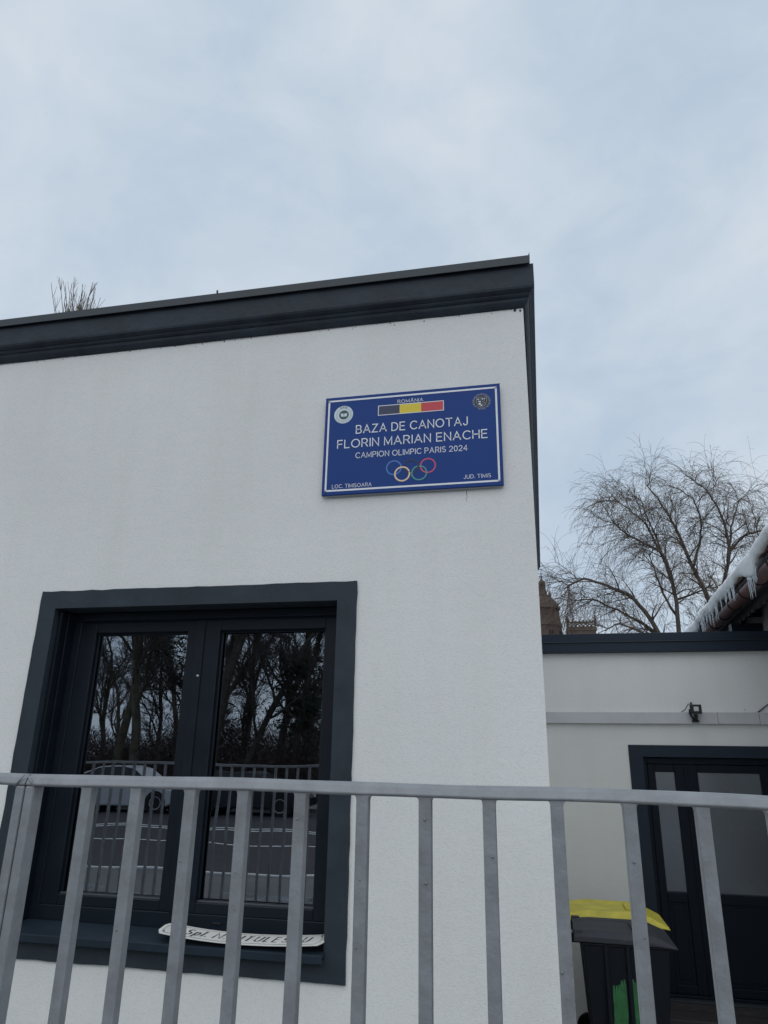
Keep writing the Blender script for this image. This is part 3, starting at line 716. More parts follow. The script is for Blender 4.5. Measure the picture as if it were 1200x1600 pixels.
# ------------------------------------------------------------------ steel railing along the pavement
FD = 1.249
PLT = -1.34
def rail_z(x):   # the top rail is not quite straight
    t = max(-1.2, min(0.6, x)); return -.0298 - .0022*(t+.95) + .0 - .0095*max(0, t+.2)**2*2.0 + EYE + .0012*sin(x*9.0)
def railing(name, x0, x1, bars, label, post_left, post_right):
    r = empty(name, (x0, FD, PLT+EYE), 0, label, 'railing', 'steel railing sections along the pavement')
    inv = Matrix.Translation((-x0, -FD, -(PLT+EYE)))
    def P(mb, nm, **kw):
        o = mb.build(nm, M['fence'], r, **kw); o.matrix_basis = inv; return o
    t = MB(); n = int((x1-x0)/.03)+2
    xs_ = np.linspace(x0, x1, n); prof_ = [(.004,-.0212),(.0008,-.0192),(0,-.0168),(.0055,-.0065),(.0115,-.0008),(.016,0),(.027,-.0005),(.030,-.004),(.030,-.0212)]; K = len(prof_)
    for x in xs_:
        z = rail_z(x)
        for dy, dz in prof_: t.v.append((x, FD+dy+.0005*sin(x*17), z+dz+.0004*sin(x*23+dy*90)))
    for i in range(n-1):
        for k in range(K): t.f.append((i*K+k, i*K+(k+1) % K, (i+1)*K+(k+1) % K, (i+1)*K+k))
    t.f.append(tuple(range(K))); t.f.append(tuple((n-1)*K+k for k in range(K-1, -1, -1)))
    P(t, 'top_rail', bevel=0.0012, seg=2)
    P(MB().box(x0, x1, FD+.002, FD+.030, PLT+.06+EYE, PLT+.085+EYE), 'bottom_rail', bevel=0.004)
    for px, sgn in ((x0, 1), (x1, -1)):
        if (sgn == 1 and not post_left) or (sgn == -1 and not post_right): continue
        a, b_ = (px, px+.0185) if sgn == 1 else (px-.0185, px)
        P(MB().box(a+.0002, b_, FD+.0006, FD+.0315, PLT+EYE, rail_z(px)-.0213), 'post', bevel=0.003)
        z0 = rail_z(px)
        P(MB().tube([(px+sgn*.002, FD-.0003, z0-.002),(px+sgn*.010, FD-.001, z0-.011),(px+sgn*.0195, FD-.0003, z0-.0225)], [.0012,.0020,.0012], 6), 'weld_seam', smooth=True)
        P(MB().box(a-.02, b_+.02, FD-.01, FD+.042, PLT-.004+EYE, PLT+.0+EYE), 'base_plate', bevel=0.002)
    for bx in bars:
        zt = rail_z(bx+.01)-.0205; m = MB()
        w_ = .0204; wz = random.uniform(.005, .010); fx = random.uniform(.0018, .0050)
        lev = [(PLT+.084+EYE, 0.), (zt-wz, 0.), (zt-wz*.6, fx*.12), (zt-wz*.3, fx*.38), (zt-wz*.08, fx*.85), (zt+.001, fx)]
        for z_, e_ in lev: m.v += [(bx-e_*random.uniform(.8,1.2), FD+.003, z_), (bx+w_+e_*random.uniform(.8,1.2), FD+.003, z_), (bx+w_+e_, FD+.023, z_), (bx-e_, FD+.023, z_)]
        for i in range(5):
            for k in range(4): m.f.append((i*4+k, i*4+(k+1) % 4, i*4+4+(k+1) % 4, i*4+4+k))
        m.f += [(3,2,1,0), (20,21,22,23)]
        P(m, 'bar', bevel=0.0020)
    for k in range(int(len(bars)*1.6)):
        bx = random.choice(bars); z = rail_z(0)-random.uniform(.05, .42); s = random.uniform(.0012, .0026)
        P(MB().lathe([(s*.3,0),(s,s*.5),(s*.8,s*1.2),(s*.2,s*1.5)], sides=6), 'paint_drip', smooth=True).matrix_basis = inv @ Matrix.Translation((bx+random.uniform(.004,.017), FD+.0032, z)) @ Matrix.Rotation(pi/2, 4, 'X')
    return r
bars_r = [-.8279,-.7297,-.6247,-.5252,-.4208,-.3119,-.2062,-.1018,.0050,.1152,.2213,.3227,.430,.536,.641,.747,.852,.958,1.064,1.17,1.276,1.382]
railing('steel_railing', -.9430, 1.50, bars_r, 'grey painted steel railing section with square bars, crossing the whole foreground', True, True)
bars_l = [-.9455-.105*k for k in range(1, 58)]
railing("steel_railing", -7.05, -.9455, bars_l, 'end of another grey railing section, left of the narrow gap between posts', True, True)
lw = MB().box(-8, 8, 1.195, 1.435, YARD, PLT+EYE-.004).build('low_wall', M['concrete'], bevel=0.01)
tag(lw, 'low grey concrete plinth wall carrying the steel railing', 'wall')
sn = MB(); rsn = random.Random(12)
for k in range(11):
    cx, cy = rsn.uniform(-6.5, -2.2), rsn.uniform(-1.9, -1.3); rx, ry = rsn.uniform(.12, .4), rsn.uniform(.08, .2); b0 = len(sn.v)
    sn.v.append((cx, cy, .045*rsn.uniform(.5, 1)))
    for q in range(12):
        a_ = q*pi/6; w_ = rsn.uniform(.75, 1.2); sn.v.append((cx+rx*.6*w_*cos(a_), cy+ry*.6*w_*sin(a_), .03)); sn.v.append((cx+rx*w_*cos(a_), cy+ry*w_*sin(a_), -.004))
    for q in range(12):
        q2 = (q+1) % 12; sn.f += [(b0, b0+1+2*q, b0+1+2*q2), (b0+1+2*q, b0+2+2*q, b0+2+2*q2, b0+1+2*q2)]
tag(sn.build('snow', M['old_snow'], smooth=True), 'shrunken patches of old snow left on the pavement behind the railing', 'snow', kind='stuff')

# ------------------------------------------------------------------ annex with the door
DW = 7.8
ax = empty('low_annex', (0, DW, YARD), 0, 'low grey-white annex with dark glazed door, set back right of the white building', 'building')
def apart(mb, name, m, parent=ax, **kw): return part(mb, name, m, parent, **kw)
A0, A1 = XC+.004, 2.72
OX0, OX1, OZ = 0.945, 2.195, 0.098
THR = -1.944
a = MB(); xs = [A0, OX0, OX1, A1]; zs = [YARD-.05, OZ+EYE, 1.30+EYE]
for i in range(3):
    for j in range(2):
        if (i, j) == (1, 0): continue
        a.add([(xs[i],DW,zs[j]),(xs[i+1],DW,zs[j]),(xs[i+1],DW,zs[j+1]),(xs[i],DW,zs[j+1])], [(0,1,2,3)])
a.add([(A0,DW+.25,zs[0]),(A1,DW+.25,zs[0]),(A1,DW+.25,zs[2]),(A0,DW+.25,zs[2])], [(0,3,2,1)])
apart(a, 'wall', M['stucco2'])
apart(MB().box(A0, A1, DW+.03, 13.0, 1.18+EYE, 1.22+EYE), 'roof', M['roofing'])
apart(MB().box(A0, A1+.3, DW-.055, DW+.30, 1.218+EYE, 1.305+EYE), 'coping', M['coping'], bevel=0.004)
apart(MB().box(A0, A1+.3, DW-.062, DW-.002, 1.109+EYE, 1.212+EYE), 'fascia', M['coping'], bevel=0.003)
apart(MB().box(A0, A1+.3, DW-.075, DW-.045, 1.212+EYE, 1.219+EYE), 'drip_edge', M['flashing'])
apart(MB().box(2.05, 2.75, DW+.5, DW+.62, 1.22+EYE, 1.48+EYE), 'upstand', M['coping'])
# surround of the door
ds = MB()
ds.box(.817, OX0, DW-.012, DW+.10, THR-.1+EYE, OZ+EYE); ds.box(OX1, 2.325, DW-.012, DW+.10, THR-.1+EYE, OZ+EYE); ds.box(.817, 2.325, DW-.012, DW+.10, OZ+EYE, .207+EYE)
apart(ds, 'door_surround', M['coping'])
YD = DW+.055
df = MB()
df.box(OX0+.001, .985, YD, YD+.07, THR+EYE, OZ-.001+EYE); df.box(2.150, OX1-.001, YD, YD+.07, THR+EYE, OZ-.001+EYE); df.box(.985, 2.150, YD, YD+.07, .034+EYE, OZ-.001+EYE); df.box(.985, 2.150, YD, YD+.06, THR+EYE, THR+.03+EYE)
door = apart(df, 'door', M['door'], bevel=0.004)
def dsub(mb, name, m, **kw): return mb.build(name, m, door, **kw)
for (x0, x1, g0, g1) in ((.988, 1.335, 1.057, 1.234), (1.338, 2.147, 1.448, 2.005)):
    lf = MB(); y0, y1 = YD+.008, YD+.062
    zb, zt = THR+.034, .030
    lf.box(x0, g0, y0, y1, zb+EYE, zt+EYE); lf.box(g1, x1, y0, y1, zb+EYE, zt+EYE)
    lf.box(g0, g1, y0, y1, -.042+EYE, zt+EYE); lf.box(g0, g1, y0, y1, -1.178+EYE, -1.098+EYE); lf.box(g0, g1, y0, y1, zb+EYE, -1.838+EYE)
    dsub(lf, 'door_leaf', M['door'], bevel=0.005)
    dsub(MB().box(g0-.001, g1+.001, y0+.018, y0+.026, -1.0985+EYE, -.0415+EYE), 'pane', M['frosted'])
    dsub(MB().box(g0-.001, g1+.001, y0+.016, y0+.040, -1.8385+EYE, -1.1775+EYE).box(g0+.035, g1-.035, y0+.009, y0+.016, -1.80+EYE, -1.215+EYE), 'door_panel', M['door'], bevel=0.004)
    dsub(MB().box(g0, g1, y0+.004, y0+.018, -1.0975+EYE, -1.0895+EYE), 'glazing_bead', M['sill'])
dsub(MB().box(1.322, 1.350, YD-.004, YD+.0075, THR+.034+EYE, .03+EYE), 'meeting_strip', M['door'], bevel=0.003)
dsub(MB().box(2.075, 2.115, YD-.003, YD+.0075, -1.12+EYE, -.86+EYE).tube([(2.095,YD,-.95+EYE),(2.095,YD-.045,-.95+EYE),(1.985,YD-.05,-.95+EYE)], .009, 8), 'handle', M['screw'])
dsub(MB().box(OX0+.005, OX1-.005, DW-.02, YD-.001, THR-.012+EYE, THR+.004+EYE), 'threshold', M['flashing'], bevel=0.002)
st = MB().box(.80, 2.5, DW-.34, DW-.014, YARD, THR-.055+EYE).build('door_step', M['step'], bevel=0.008)
tag(st, 'dark worn step below the annex door', 'step')
st2 = MB().box(.78, 2.5, DW-.10, DW-.015, THR-.053+EYE, THR-.013+EYE); apart(st2, 'threshold_board', M['step'])
# cable trunking screwed to the annex wall, three lengths
for (x0, x1, dz) in ((A0+.002, 1.674, 0), (1.676, 2.050, .001), (2.053, A1, -.001)):
    apart(MB().box(x0, x1, DW-.042, DW-.001, .407+dz+EYE, .519+dz+EYE), 'trunking_section', M['trunking'], bevel=0.004)
cb = MB().tube([(2.045, DW-.012, .518+EYE),(2.07, DW-.02, .535+EYE),(2.13, DW-.02, .58+EYE),(2.30, DW-.02, .70+EYE),(2.6, DW-.02, .86+EYE)], .006, 6).build('power_cable', M['black'], smooth=True)
tag(cb, 'thin black cable leaving the top of the trunking at far right', 'cable')
fl_o = empty('flood_light', (1.466, DW-.042, .43+EYE), 0, 'small black floodlight with pale lens mounted on the grey trunking', 'lamp')
FX = 1.466
def fpart(mb, name, m, **kw):
    o = mb.build(name, m, fl_o, **kw); return o
hd = fpart(MB().box(-.052, .052, -.10, -.062, .067, .155), 'housing', M['black'], bevel=0.005)
MB().box(-.021, .023, -.103, -.0995, .092, .134).build('lens', M['led'], hd)
fins = MB()
for k in range(7): fins.box(-.046+k*.0145, -.041+k*.0145, -.062, -.045, .072, .15)
fins.build('cooling_fins', M['black'], hd)
fpart(MB().tube([(-.056,-.08,.11),(-.058,-.078,.07),(-.020,-.03,.02),(-.012,-.002,.012)], .010, 6), 'bracket', M['black'])
fpart(MB().tube([(.0,-.05,.066),(.0,-.045,.03),(.0,-.02,.012)], [.020,.016,.020], 8), 'stem', M['black'])
fpart(MB().box(-.035, .030, -.03, 0, -.006, .012), 'base', M['black'], bevel=0.003)
fpart(MB().tube([(-.05,-.07,.15),(-.055,-.05,.165),(-.085,-.0,.11),(-.115,.03,.092)], .004, 6), 'lead', M['black'])
fpart(MB().tube([(-.03,-.05,.156),(-.032,-.045,.178)], .010, 8), 'sensor', M['black'])

# ------------------------------------------------------------------ wheeled bins
def wheelie_bin(x, y, lid_m, label, paint):
    b = empty('wheeled_bin', (x, y, YARD), 0, label, 'bin', 'wheeled bins by the annex door')
    # local: hinge at x=0, front at x=.72, width along y 0..0.57
    m = MB(); m.frustum((.10,.60,.07,.50), .04, (.05,.68,.015,.555), .925)
    m.frustum((.03,.70,.0,.57), .926, (.03,.70,.0,.57), .942)
    body = m.build('body', M['bin_black'], b, bevel=0.012)
    MB().box(.20, .23, -.004, .012, .3, .93).box(.36, .39, -.004, .012, .3, .93).build('rib', M['bin_black'], body, bevel=0.004)
    lid = MB()
    cr_ = .055 if lid_m is M['bin_yellow'] else .030
    pr = [(-.02,.948),(-.015,.985+cr_*.6),(.05,.985+cr_*.8),(.13,.985+cr_),(.52,.985+cr_*.95),(.60,.985+cr_*.5),(.735,.950),(.74,.932),(.70,.938),(.60,.944)]
    rows = [(-.012,.0),(.02,1.0),(.10,1.0),(.14,.86),(.43,.86),(.47,1.0),(.55,1.0),(.582,.0)]
    # crowned lid: cross-sections along y
    n = len(pr)
    for yy, k in rows:
        for (px, pz) in pr:
            base = .985 - .04*max(0, (px-.45)/.29)
            lid.v.append((px, yy, base+(pz-base)*(k if pz > base else 1)))
    for i in range(len(rows)-1):
        for k in range(n): lid.f.append((i*n+k, i*n+(k+1) % n, (i+1)*n+(k+1) % n, (i+1)*n+k))
    lid.f.append(tuple(range(n))); lid.f.append(tuple(range(len(rows)*n-1, (len(rows)-1)*n-1, -1)))
    l = lid.build('lid', lid_m, b, bevel=0.006)
    MB().box(.43, .56, .17, .40, .985+cr_*.8, 1.0+cr_*.9).build('lid_grip', lid_m, l, bevel=0.006)
    MB().box(-.018, .05, .016, .05, .97, 1.02).build('hinge_lug', lid_m, l, bevel=0.006)
    MB().box(-.018, .05, .52, .554, .97, 1.02).build('hinge_lug', lid_m, l, bevel=0.006)
    MB().tube([(-.045,.03,.985),(-.045,.54,.985)], .014, 10).box(-.05,.04,.05,.075,.93,.99).box(-.05,.04,.49,.515,.93,.99).build('handle', M['bin_black'], b)
    for yy in (.03, .50):
        wv = MB().lathe([(.02,yy),(.095,yy),(.10,yy+.012),(.10,yy+.04),(.095,yy+.05),(.02,yy+.05)], c=(.10,.10), sides=20, axis='y').build('wheel', M['rubber'], b)
        MB().lathe([(.01,yy-.003),(.055,yy-.003),(.055,yy+.002)], c=(.10,.10), sides=14, axis='y').build('hub', M['bin_lid'], wv)
    if paint:
        rr = random.Random(8)
        for (xa, xb, zt, nb) in ((.245,.345,.745,5),(.385,.48,.735,5)):
            pm_ = MB()
            for q in range(nb):
                xc = xa+(xb-xa)*(q+.5)/nb; hw = (xb-xa)/nb*rr.uniform(.42,.75); z0_ = zt-rr.uniform(0,.06); z1_ = .12+rr.uniform(0,.2); n_ = 18; b0 = len(pm_.v)
                for i in range(n_+1):
                    z = z0_+(z1_-z0_)*i/n_; y_ = .015+(.95-z)*.055/.91-.0025-.0004*q; h_ = hw*(1-.5*(i < 1)-.45*(i > n_-2))*rr.uniform(.82,1.1)
                    dr = -.05*max(0, (.55-z))
                    pm_.v += [(xc-h_+dr, y_, z),(xc+h_+dr, y_, z)]
                for i in range(n_): pm_.f.append((b0+2*i,b0+2*i+1,b0+2*i+3,b0+2*i+2))
            pm_.build('paint_smear', M['green_paint'], b)
    b.scale = (.925 if paint else 1.0, 1, 1)
    return b
wheelie_bin(.155, 6.0, M['bin_lid'], 'black wheeled bin with grey lid and green paint smears, nearer of the two bins', True)
wheelie_bin(.150, 6.66, M['bin_yellow'], 'wheeled bin with yellow lid behind the grey-lidded one', False)

# ------------------------------------------------------------------ neighbouring house with snowy eave
HR = -math.atan(0.04)
hs = empty('neighbour_house', (1.63, 0, YARD), HR, 'house at the right edge with brown gutter and scalloped dark eave', 'house')
def hp(mb, name, m, parent=hs, **kw):
    o = mb.build(name, m, parent, **kw)
    if parent is hs: o.location = (0, 0, -YARD)
    return o
HY0, HY1 = 4.3, 16.0
hw = MB().box(.40, 7.5, HY0, HY1, YARD-.1, 1.75+EYE); hp(hw, 'wall', M['plaster'])
pit = math.tan(radians(34))
rf = MB(); rz = 1.675+EYE
rf.add([(-.02,HY0-.4,rz),(4.06,HY0-.4,rz+4.08*pit),(8.1,HY0-.4,rz),(-.02,HY1+.4,rz),(4.06,HY1+.4,rz+4.08*pit),(8.1,HY1+.4,rz),
        (-.02,HY0-.4,rz+.05),(4.06,HY0-.4,rz+4.08*pit+.05),(8.1,HY0-.4,rz+.05),(-.02,HY1+.4,rz+.05),(4.06,HY1+.4,rz+4.08*pit+.05),(8.1,HY1+.4,rz+.05)],
       [(0,1,4,3),(1,2,5,4),(6,9,10,7),(7,10,11,8),(0,3,9,6),(2,8,11,5),(0,6,7,1),(1,7,8,2),(3,4,10,9),(4,5,11,10)])
hp(rf, 'roof', M['tiles'])
hp(MB().add([(0,0,0)]*0, []).box(.17, .398, HY0-.3, HY1+.3, 1.655+EYE, 1.675+EYE), 'soffit', M['timber'])
gt = MB(); ang = np.linspace(pi, 2*pi, 11)
pr_ = [(.068*cos(t_), .068*sin(t_)) for t_ in ang]+[(.063*cos(t_), .063*sin(t_)) for t_ in ang[::-1]]
n = len(pr_)
ys_ = [HY0-.3, HY1+.3]
gt.add([(.045+x, ys_[0], 1.60+EYE+z) for x, z in pr_]+[(.045+x, ys_[1], 1.60+EYE+z) for x, z in pr_], [(i, n+i, n+(i+1) % n, (i+1) % n) for i in range(n)])
gut = hp(gt, 'gutter', M['gutter'], smooth=True)
for k, yy in enumerate(np.arange(HY0+.2, HY1, .55)):
    b_ = MB(); an2 = np.linspace(pi*.98, 2.02*pi, 12)
    b_.tube([(.045+.0735*cos(t_), yy, 1.60+EYE+.0735*sin(t_)) for t_ in an2], .006, 5)
    b_.build('gutter_bracket', M['timber'], gut)
tr = MB(); per = .21; poly = [(HY0-.3, 1.655)]
ysamp = np.arange(HY0-.3, HY1+.3, per/10)
bot = [(y, 1.515-.045*abs(sin(pi*y/per))) for y in ysamp]
vs = []; 
for y, z in bot: vs += [(.17,y,z+EYE),(.17,y,1.655+EYE),(.195,y,z+EYE),(.195,y,1.655+EYE)]
fs = []
for i in range(len(bot)-1):
    a_ = i*4; b_ = a_+4
    fs += [(a_,b_,b_+1,a_+1),(a_+2,a_+3,b_+3,b_+2),(a_,a_+2,b_+2,b_)]
tr.add(vs, fs); hp(tr, 'eave_trim', M['timber'])
for yy in np.arange(HY0, HY1, .8):
    hp(MB().box(.20, .398, yy-.05, yy+.05, 1.55+EYE, 1.655+EYE), 'rafter_tail', M['timber'])
# snow on the roof
rs = random.Random(4)
snw = empty('roof_snow', (1.63, 0, YARD), HR, 'thick melting snow hanging over the eave of the house at right, fringed with icicles', 'snow')
ph = [rs.uniform(0, 6) for _ in range(8)]
def lump(y): return .5+.22*sin(y*1.7+ph[0])+.16*sin(y*4.3+ph[1])+.12*sin(y*9.1+ph[2])+.06*sin(y*19+ph[3])
def over(y):   # how far the edge curls down over the gutter
    return .055*max(0, sin(y*3.9+ph[4]))+.03*max(0, sin(y*11+ph[5])) + .11*math.exp(-((y-6.55)/.16)**2) + .04*math.exp(-((y-7.7)/.3)**2) + .03*math.exp(-((y-9.0)/.5)**2)
def top_th(y): return .045+.038*lump(y)+.03*math.exp(-((y-5.9)/.5)**2)
s_ = MB(); ysn = np.arange(HY0-.35, HY1+.3, .035); nr = 13
for y in ysn:
    th = top_th(y); ov = over(y); e = -.055-.03*lump(y*1.3)
    zb_ = 1.735
    prs = [(.10,zb_),(.03,zb_-.012),(-.01,zb_-.02-ov*.8),(e*.7,zb_-.03-ov),(e,zb_-.005-ov*.55),(e-.015,zb_+th*.35),(e+.005,zb_+th*.72),(e+.05,zb_+th*.95+.02),(.06,zb_+th+.06),(.20,zb_+th+.20*pit),(.6,zb_+.16+.6*pit+.03*lump(y*.7)),(1.6,zb_+.18+1.6*pit),(4.05,zb_+.2+4.05*pit)]
    for q, (x, z) in enumerate(prs):
        j = .006 if q < 10 else .02
        s_.v.append((x+rs.uniform(-j,j), y+rs.uniform(-.006,.006), z+EYE+rs.uniform(-j,j)))
for i in range(len(ysn)-1):
    for k in range(nr-1): s_.f.append((i*nr+k, (i+1)*nr+k, (i+1)*nr+k+1, i*nr+k+1))
o = s_.build('snow_layer', M['snow'], snw, smooth=True); o.location = (0, 0, -YARD)
ss = o.modifiers.new('sub', 'SUBSURF'); ss.levels = 1; ss.render_levels = 1
ics = [rs.uniform(8.0, 9.8) for _ in range(22)]+[rs.uniform(7.25, 8.0) for _ in range(13)]+[6.40,6.45,6.49,6.54,6.60,6.64,6.69]+[9.9,10.2,10.4,10.6,5.3,5.6]
for y in ics:
    L = rs.uniform(.05, .18)*(1.25 if 6.4 < y < 6.75 else 1.0); e = -.055-.03*lump(y*1.3)
    x0 = e*.75; z0 = 1.735-.03-over(y)+EYE+.012
    rr = rs.uniform(.005, .010); k = 8
    pts = [(x0+rs.uniform(-.004,.004)*(t_>0), y+rs.uniform(-.004,.004)*(t_>0), z0-L*t_) for t_ in np.linspace(0, 1, k)]
    rad = [rr*(1-t_)**.8*(1+.18*sin(t_*23))+.0012 for t_ in np.linspace(0, 1, k)]; rad[0] *= 1.6
    o = MB().tube(pts, rad, 6).build('icicle', M['ice'], snw, smooth=True); o.location = (0, 0, -YARD)

# ------------------------------------------------------------------ church towers far behind
def pieces(root):
    def f(mb, name, m, parent=None, **kw): return mb.build(name, m, parent or root, **kw)
    return f
ch = empty('church_tower', (1.0, 110, YARD), 0, 'distant brick-red domed church tower with lantern and cross', 'church')
cp = pieces(ch); zo = -YARD
cp(MB().lathe([(3.1,0),(3.1,16.5-YARD),(2.95,17-YARD),(2.75,19.5-YARD),(2.6,21.2-YARD)], sides=8), 'tower_shaft', M['brick_red'])
cp(MB().lathe([(2.75,21.2-YARD),(2.55,21.9-YARD),(2.40,22.7-YARD),(2.36,23.7-YARD)], sides=8), 'drum', M['brick_red'])
cp(MB().lathe([(2.36,23.7-YARD),(2.58,23.85-YARD),(2.58,24.15-YARD),(2.36,24.2-YARD)], sides=24), 'drum_cornice', M['stone'])
cp(MB().lathe([(2.36,24.2-YARD),(2.27,24.55-YARD),(2.02,25.0-YARD),(1.6,25.4-YARD),(1.2,25.68-YARD),(1.05,25.8-YARD)], sides=24), 'dome', M['brick_red'], smooth=False)
ribs = [MB().tube([((r+.04)*cos(a_), (r+.04)*sin(a_), z-YARD) for r, z in ((2.36,24.2),(2.27,24.55),(2.02,25.0),(1.6,25.4),(1.2,25.68))], .07, 5) for a_ in np.arange(8)*pi/4+.2]
for r_ in ribs: cp(r_, 'dome_rib', M['stone'])
cp(MB().lathe([(1.15,25.75-YARD),(1.15,26.0-YARD),(.78,26.05-YARD),(.66,26.75-YARD),(.48,27.5-YARD),(.46,27.62-YARD)], sides=8), 'lantern', M['brick_red'])
cp(MB().lathe([(.52,27.62-YARD),(.58,27.75-YARD),(.56,28.05-YARD),(.38,28.35-YARD),(.16,28.62-YARD),(.09,28.9-YARD),(.07,29.0-YARD)], sides=12), 'lantern_cap', M['stone'])
cp(MB().tube([(0,0,28.9-YARD),(0,0,29.95-YARD)], [.07,.035], 6).box(-.32,.32,-.05,.05,29.0-YARD,29.1-YARD).lathe([(.02,28.95-YARD),(.16,29.0-YARD),(.16,29.1-YARD),(.02,29.15-YARD)], sides=8), 'cross', M['iron'])
for a_ in np.arange(8)*pi/4+.2:
    p_ = (1.25*cos(a_), 1.25*sin(a_))
    cp(MB().lathe([(.14,25.7-YARD),(.14,26.15-YARD),(.2,26.2-YARD),(.06,26.35-YARD),(.03,26.75-YARD)], c=p_, sides=6), 'pinnacle', M['stone'])
for k in range(8):
    a_ = k*pi/4+pi/8-pi/2
    mbx = MB().box(-.38, .38, -.06, .06, 17.6-YARD, 20.4-YARD)
    o = cp(mbx, 'window', M['dark_int']); o.location = (2.62*cos(a_), 2.62*sin(a_), 0); o.rotation_euler = (0, 0, a_+pi/2)
bt = empty('church_terrace', (6.35, 108, YARD), 0, 'distant stone tower top with pierced balustrade beside the red dome', 'church')
bp_ = pieces(bt)
bp_(MB().box(-2.0, 2.0, 0, 4, 0, 20.9-YARD), 'tower_shaft', M['stone'])
bp_(MB().box(-2.12, 2.12, -.12, 4.12, 20.3-YARD, 20.75-YARD), 'cornice', M['stone'])
ral = MB()
ral.box(-2.0, 2.0, -.08, .10, 21.42-YARD, 21.62-YARD)
bp_(ral, 'balustrade_rail', M['stone'])
for k in range(7):
    x = -1.72+k*.57
    mb = MB()
    for s in (-1, 1):
        mb.tube([(x+s*.24, 0, 20.9-YARD),(x+s*.22, 0, 21.05-YARD),(x+s*.02, 0, 21.2-YARD),(x+s*.2, 0, 21.33-YARD),(x+s*.24,0,21.45-YARD)], .10, 5)
    bp_(mb, 'baluster', M['stone'])
for k in range(8):
    x = -1.75+k*.5
    bp_(MB().lathe([(.07,21.6-YARD),(.09,21.68-YARD),(.03,21.85-YARD)], c=(x, 0), sides=6), 'crest_knob', M['stone'])
for x in (-1.98, 1.98):
    bp_(MB().box(x-.16, x+.16, -.16, .16, 20.9-YARD, 21.9-YARD).lathe([(.2,21.9-YARD),(.22,22.0-YARD),(.1,22.15-YARD),(.14,22.35-YARD),(.05,22.6-YARD),(.02,22.95-YARD)], c=(x, 0), sides=8), 'pinnacle', M['stone'])

# ------------------------------------------------------------------ trees
class Tubes(MB):
    def fin(s, name, m, parent):
        me = s.raw(name, m); o = link_mesh(name, me, parent); me.polygons.foreach_set('use_smooth', [True]*len(me.polygons)); return o

def curve_pts(rng, p, d, L, n, wob, grav=0.0, up=0.0):
    p = np.array(p, float); d = np.array(d, float); d /= np.linalg.norm(d); pts = [p.copy()]; st = L/n
    for i in range(n):
        d = d + rng.normal(0, wob, 3); d[2] += up-grav*(i+1)/n; d /= np.linalg.norm(d)
        p = p+d*st; pts.append(p.copy())
    return np.array(pts)

def side_dir(rng, t, ang):
    a = rng.normal(0, 1, 3); a -= t*np.dot(a, t); a /= np.linalg.norm(a)+1e-9
    return t*cos(ang)+a*sin(ang)

def bare_tree(name, loc, seed, height, r0, label, group=None, bark='bark', twig='twig_grey', lean=(0,0), forks=3, levels=4, first=.3, dens=1.25, up=.06, twig_r=.009, spread=.6):
    rng = np.random.default_rng(seed)
    t = empty(name, loc, 0, label, 'tree', group)
    tk = Tubes(); br = Tubes()
    def grow(p, d, L, r, lev):
        n = 7 if lev < 2 else 5
        pts = curve_pts(rng, p, d, L, n, .07+.05*lev, 0.0, up if lev else .02)
        rad = np.linspace(r, r*(.55 if lev < 2 else .35), n+1)*(.78 if lev < 2 else 1)
        if lev == 0: rad[0] *= 1.35
        (tk if lev < 2 else br).tube(pts, rad, 8 if lev < 1 else (6 if lev < 2 else (4 if lev < 3 else 3)), caps=False)
        if lev >= levels: return
        k = int({0: forks+2, 1: 7, 2: 8, 3: 7}.get(lev, 4)*dens)
        for i in range(k):
            f = first+(1-first)*((i+rng.uniform(.2,.9))/k) if lev == 0 else rng.uniform(.2, 1.0)
            x = f*n; j = min(n-1, int(x)); q = pts[j]+(pts[j+1]-pts[j])*(x-j)
            tt = pts[j+1]-pts[j]; tt /= np.linalg.norm(tt)
            grow(q, side_dir(rng, tt, rng.uniform(spread*.6, spread*1.5)), L*rng.uniform(.38,.62)*(1-.25*f if lev else 1.05-.35*f), max(twig_r, r*(1-.5*f)*rng.uniform(.42,.6)), lev+1)
        tt = pts[-1]-pts[-2]; tt /= np.linalg.norm(tt)
        grow(pts[-1], tt, L*.5, rad[-1], lev+1)
    grow((0,0,-.2), (lean[0], lean[1], 1.0), height*.55, r0, 0)
    tk.fin('trunk', M[bark], t); br.fin('branches', M[twig], t)
    return t

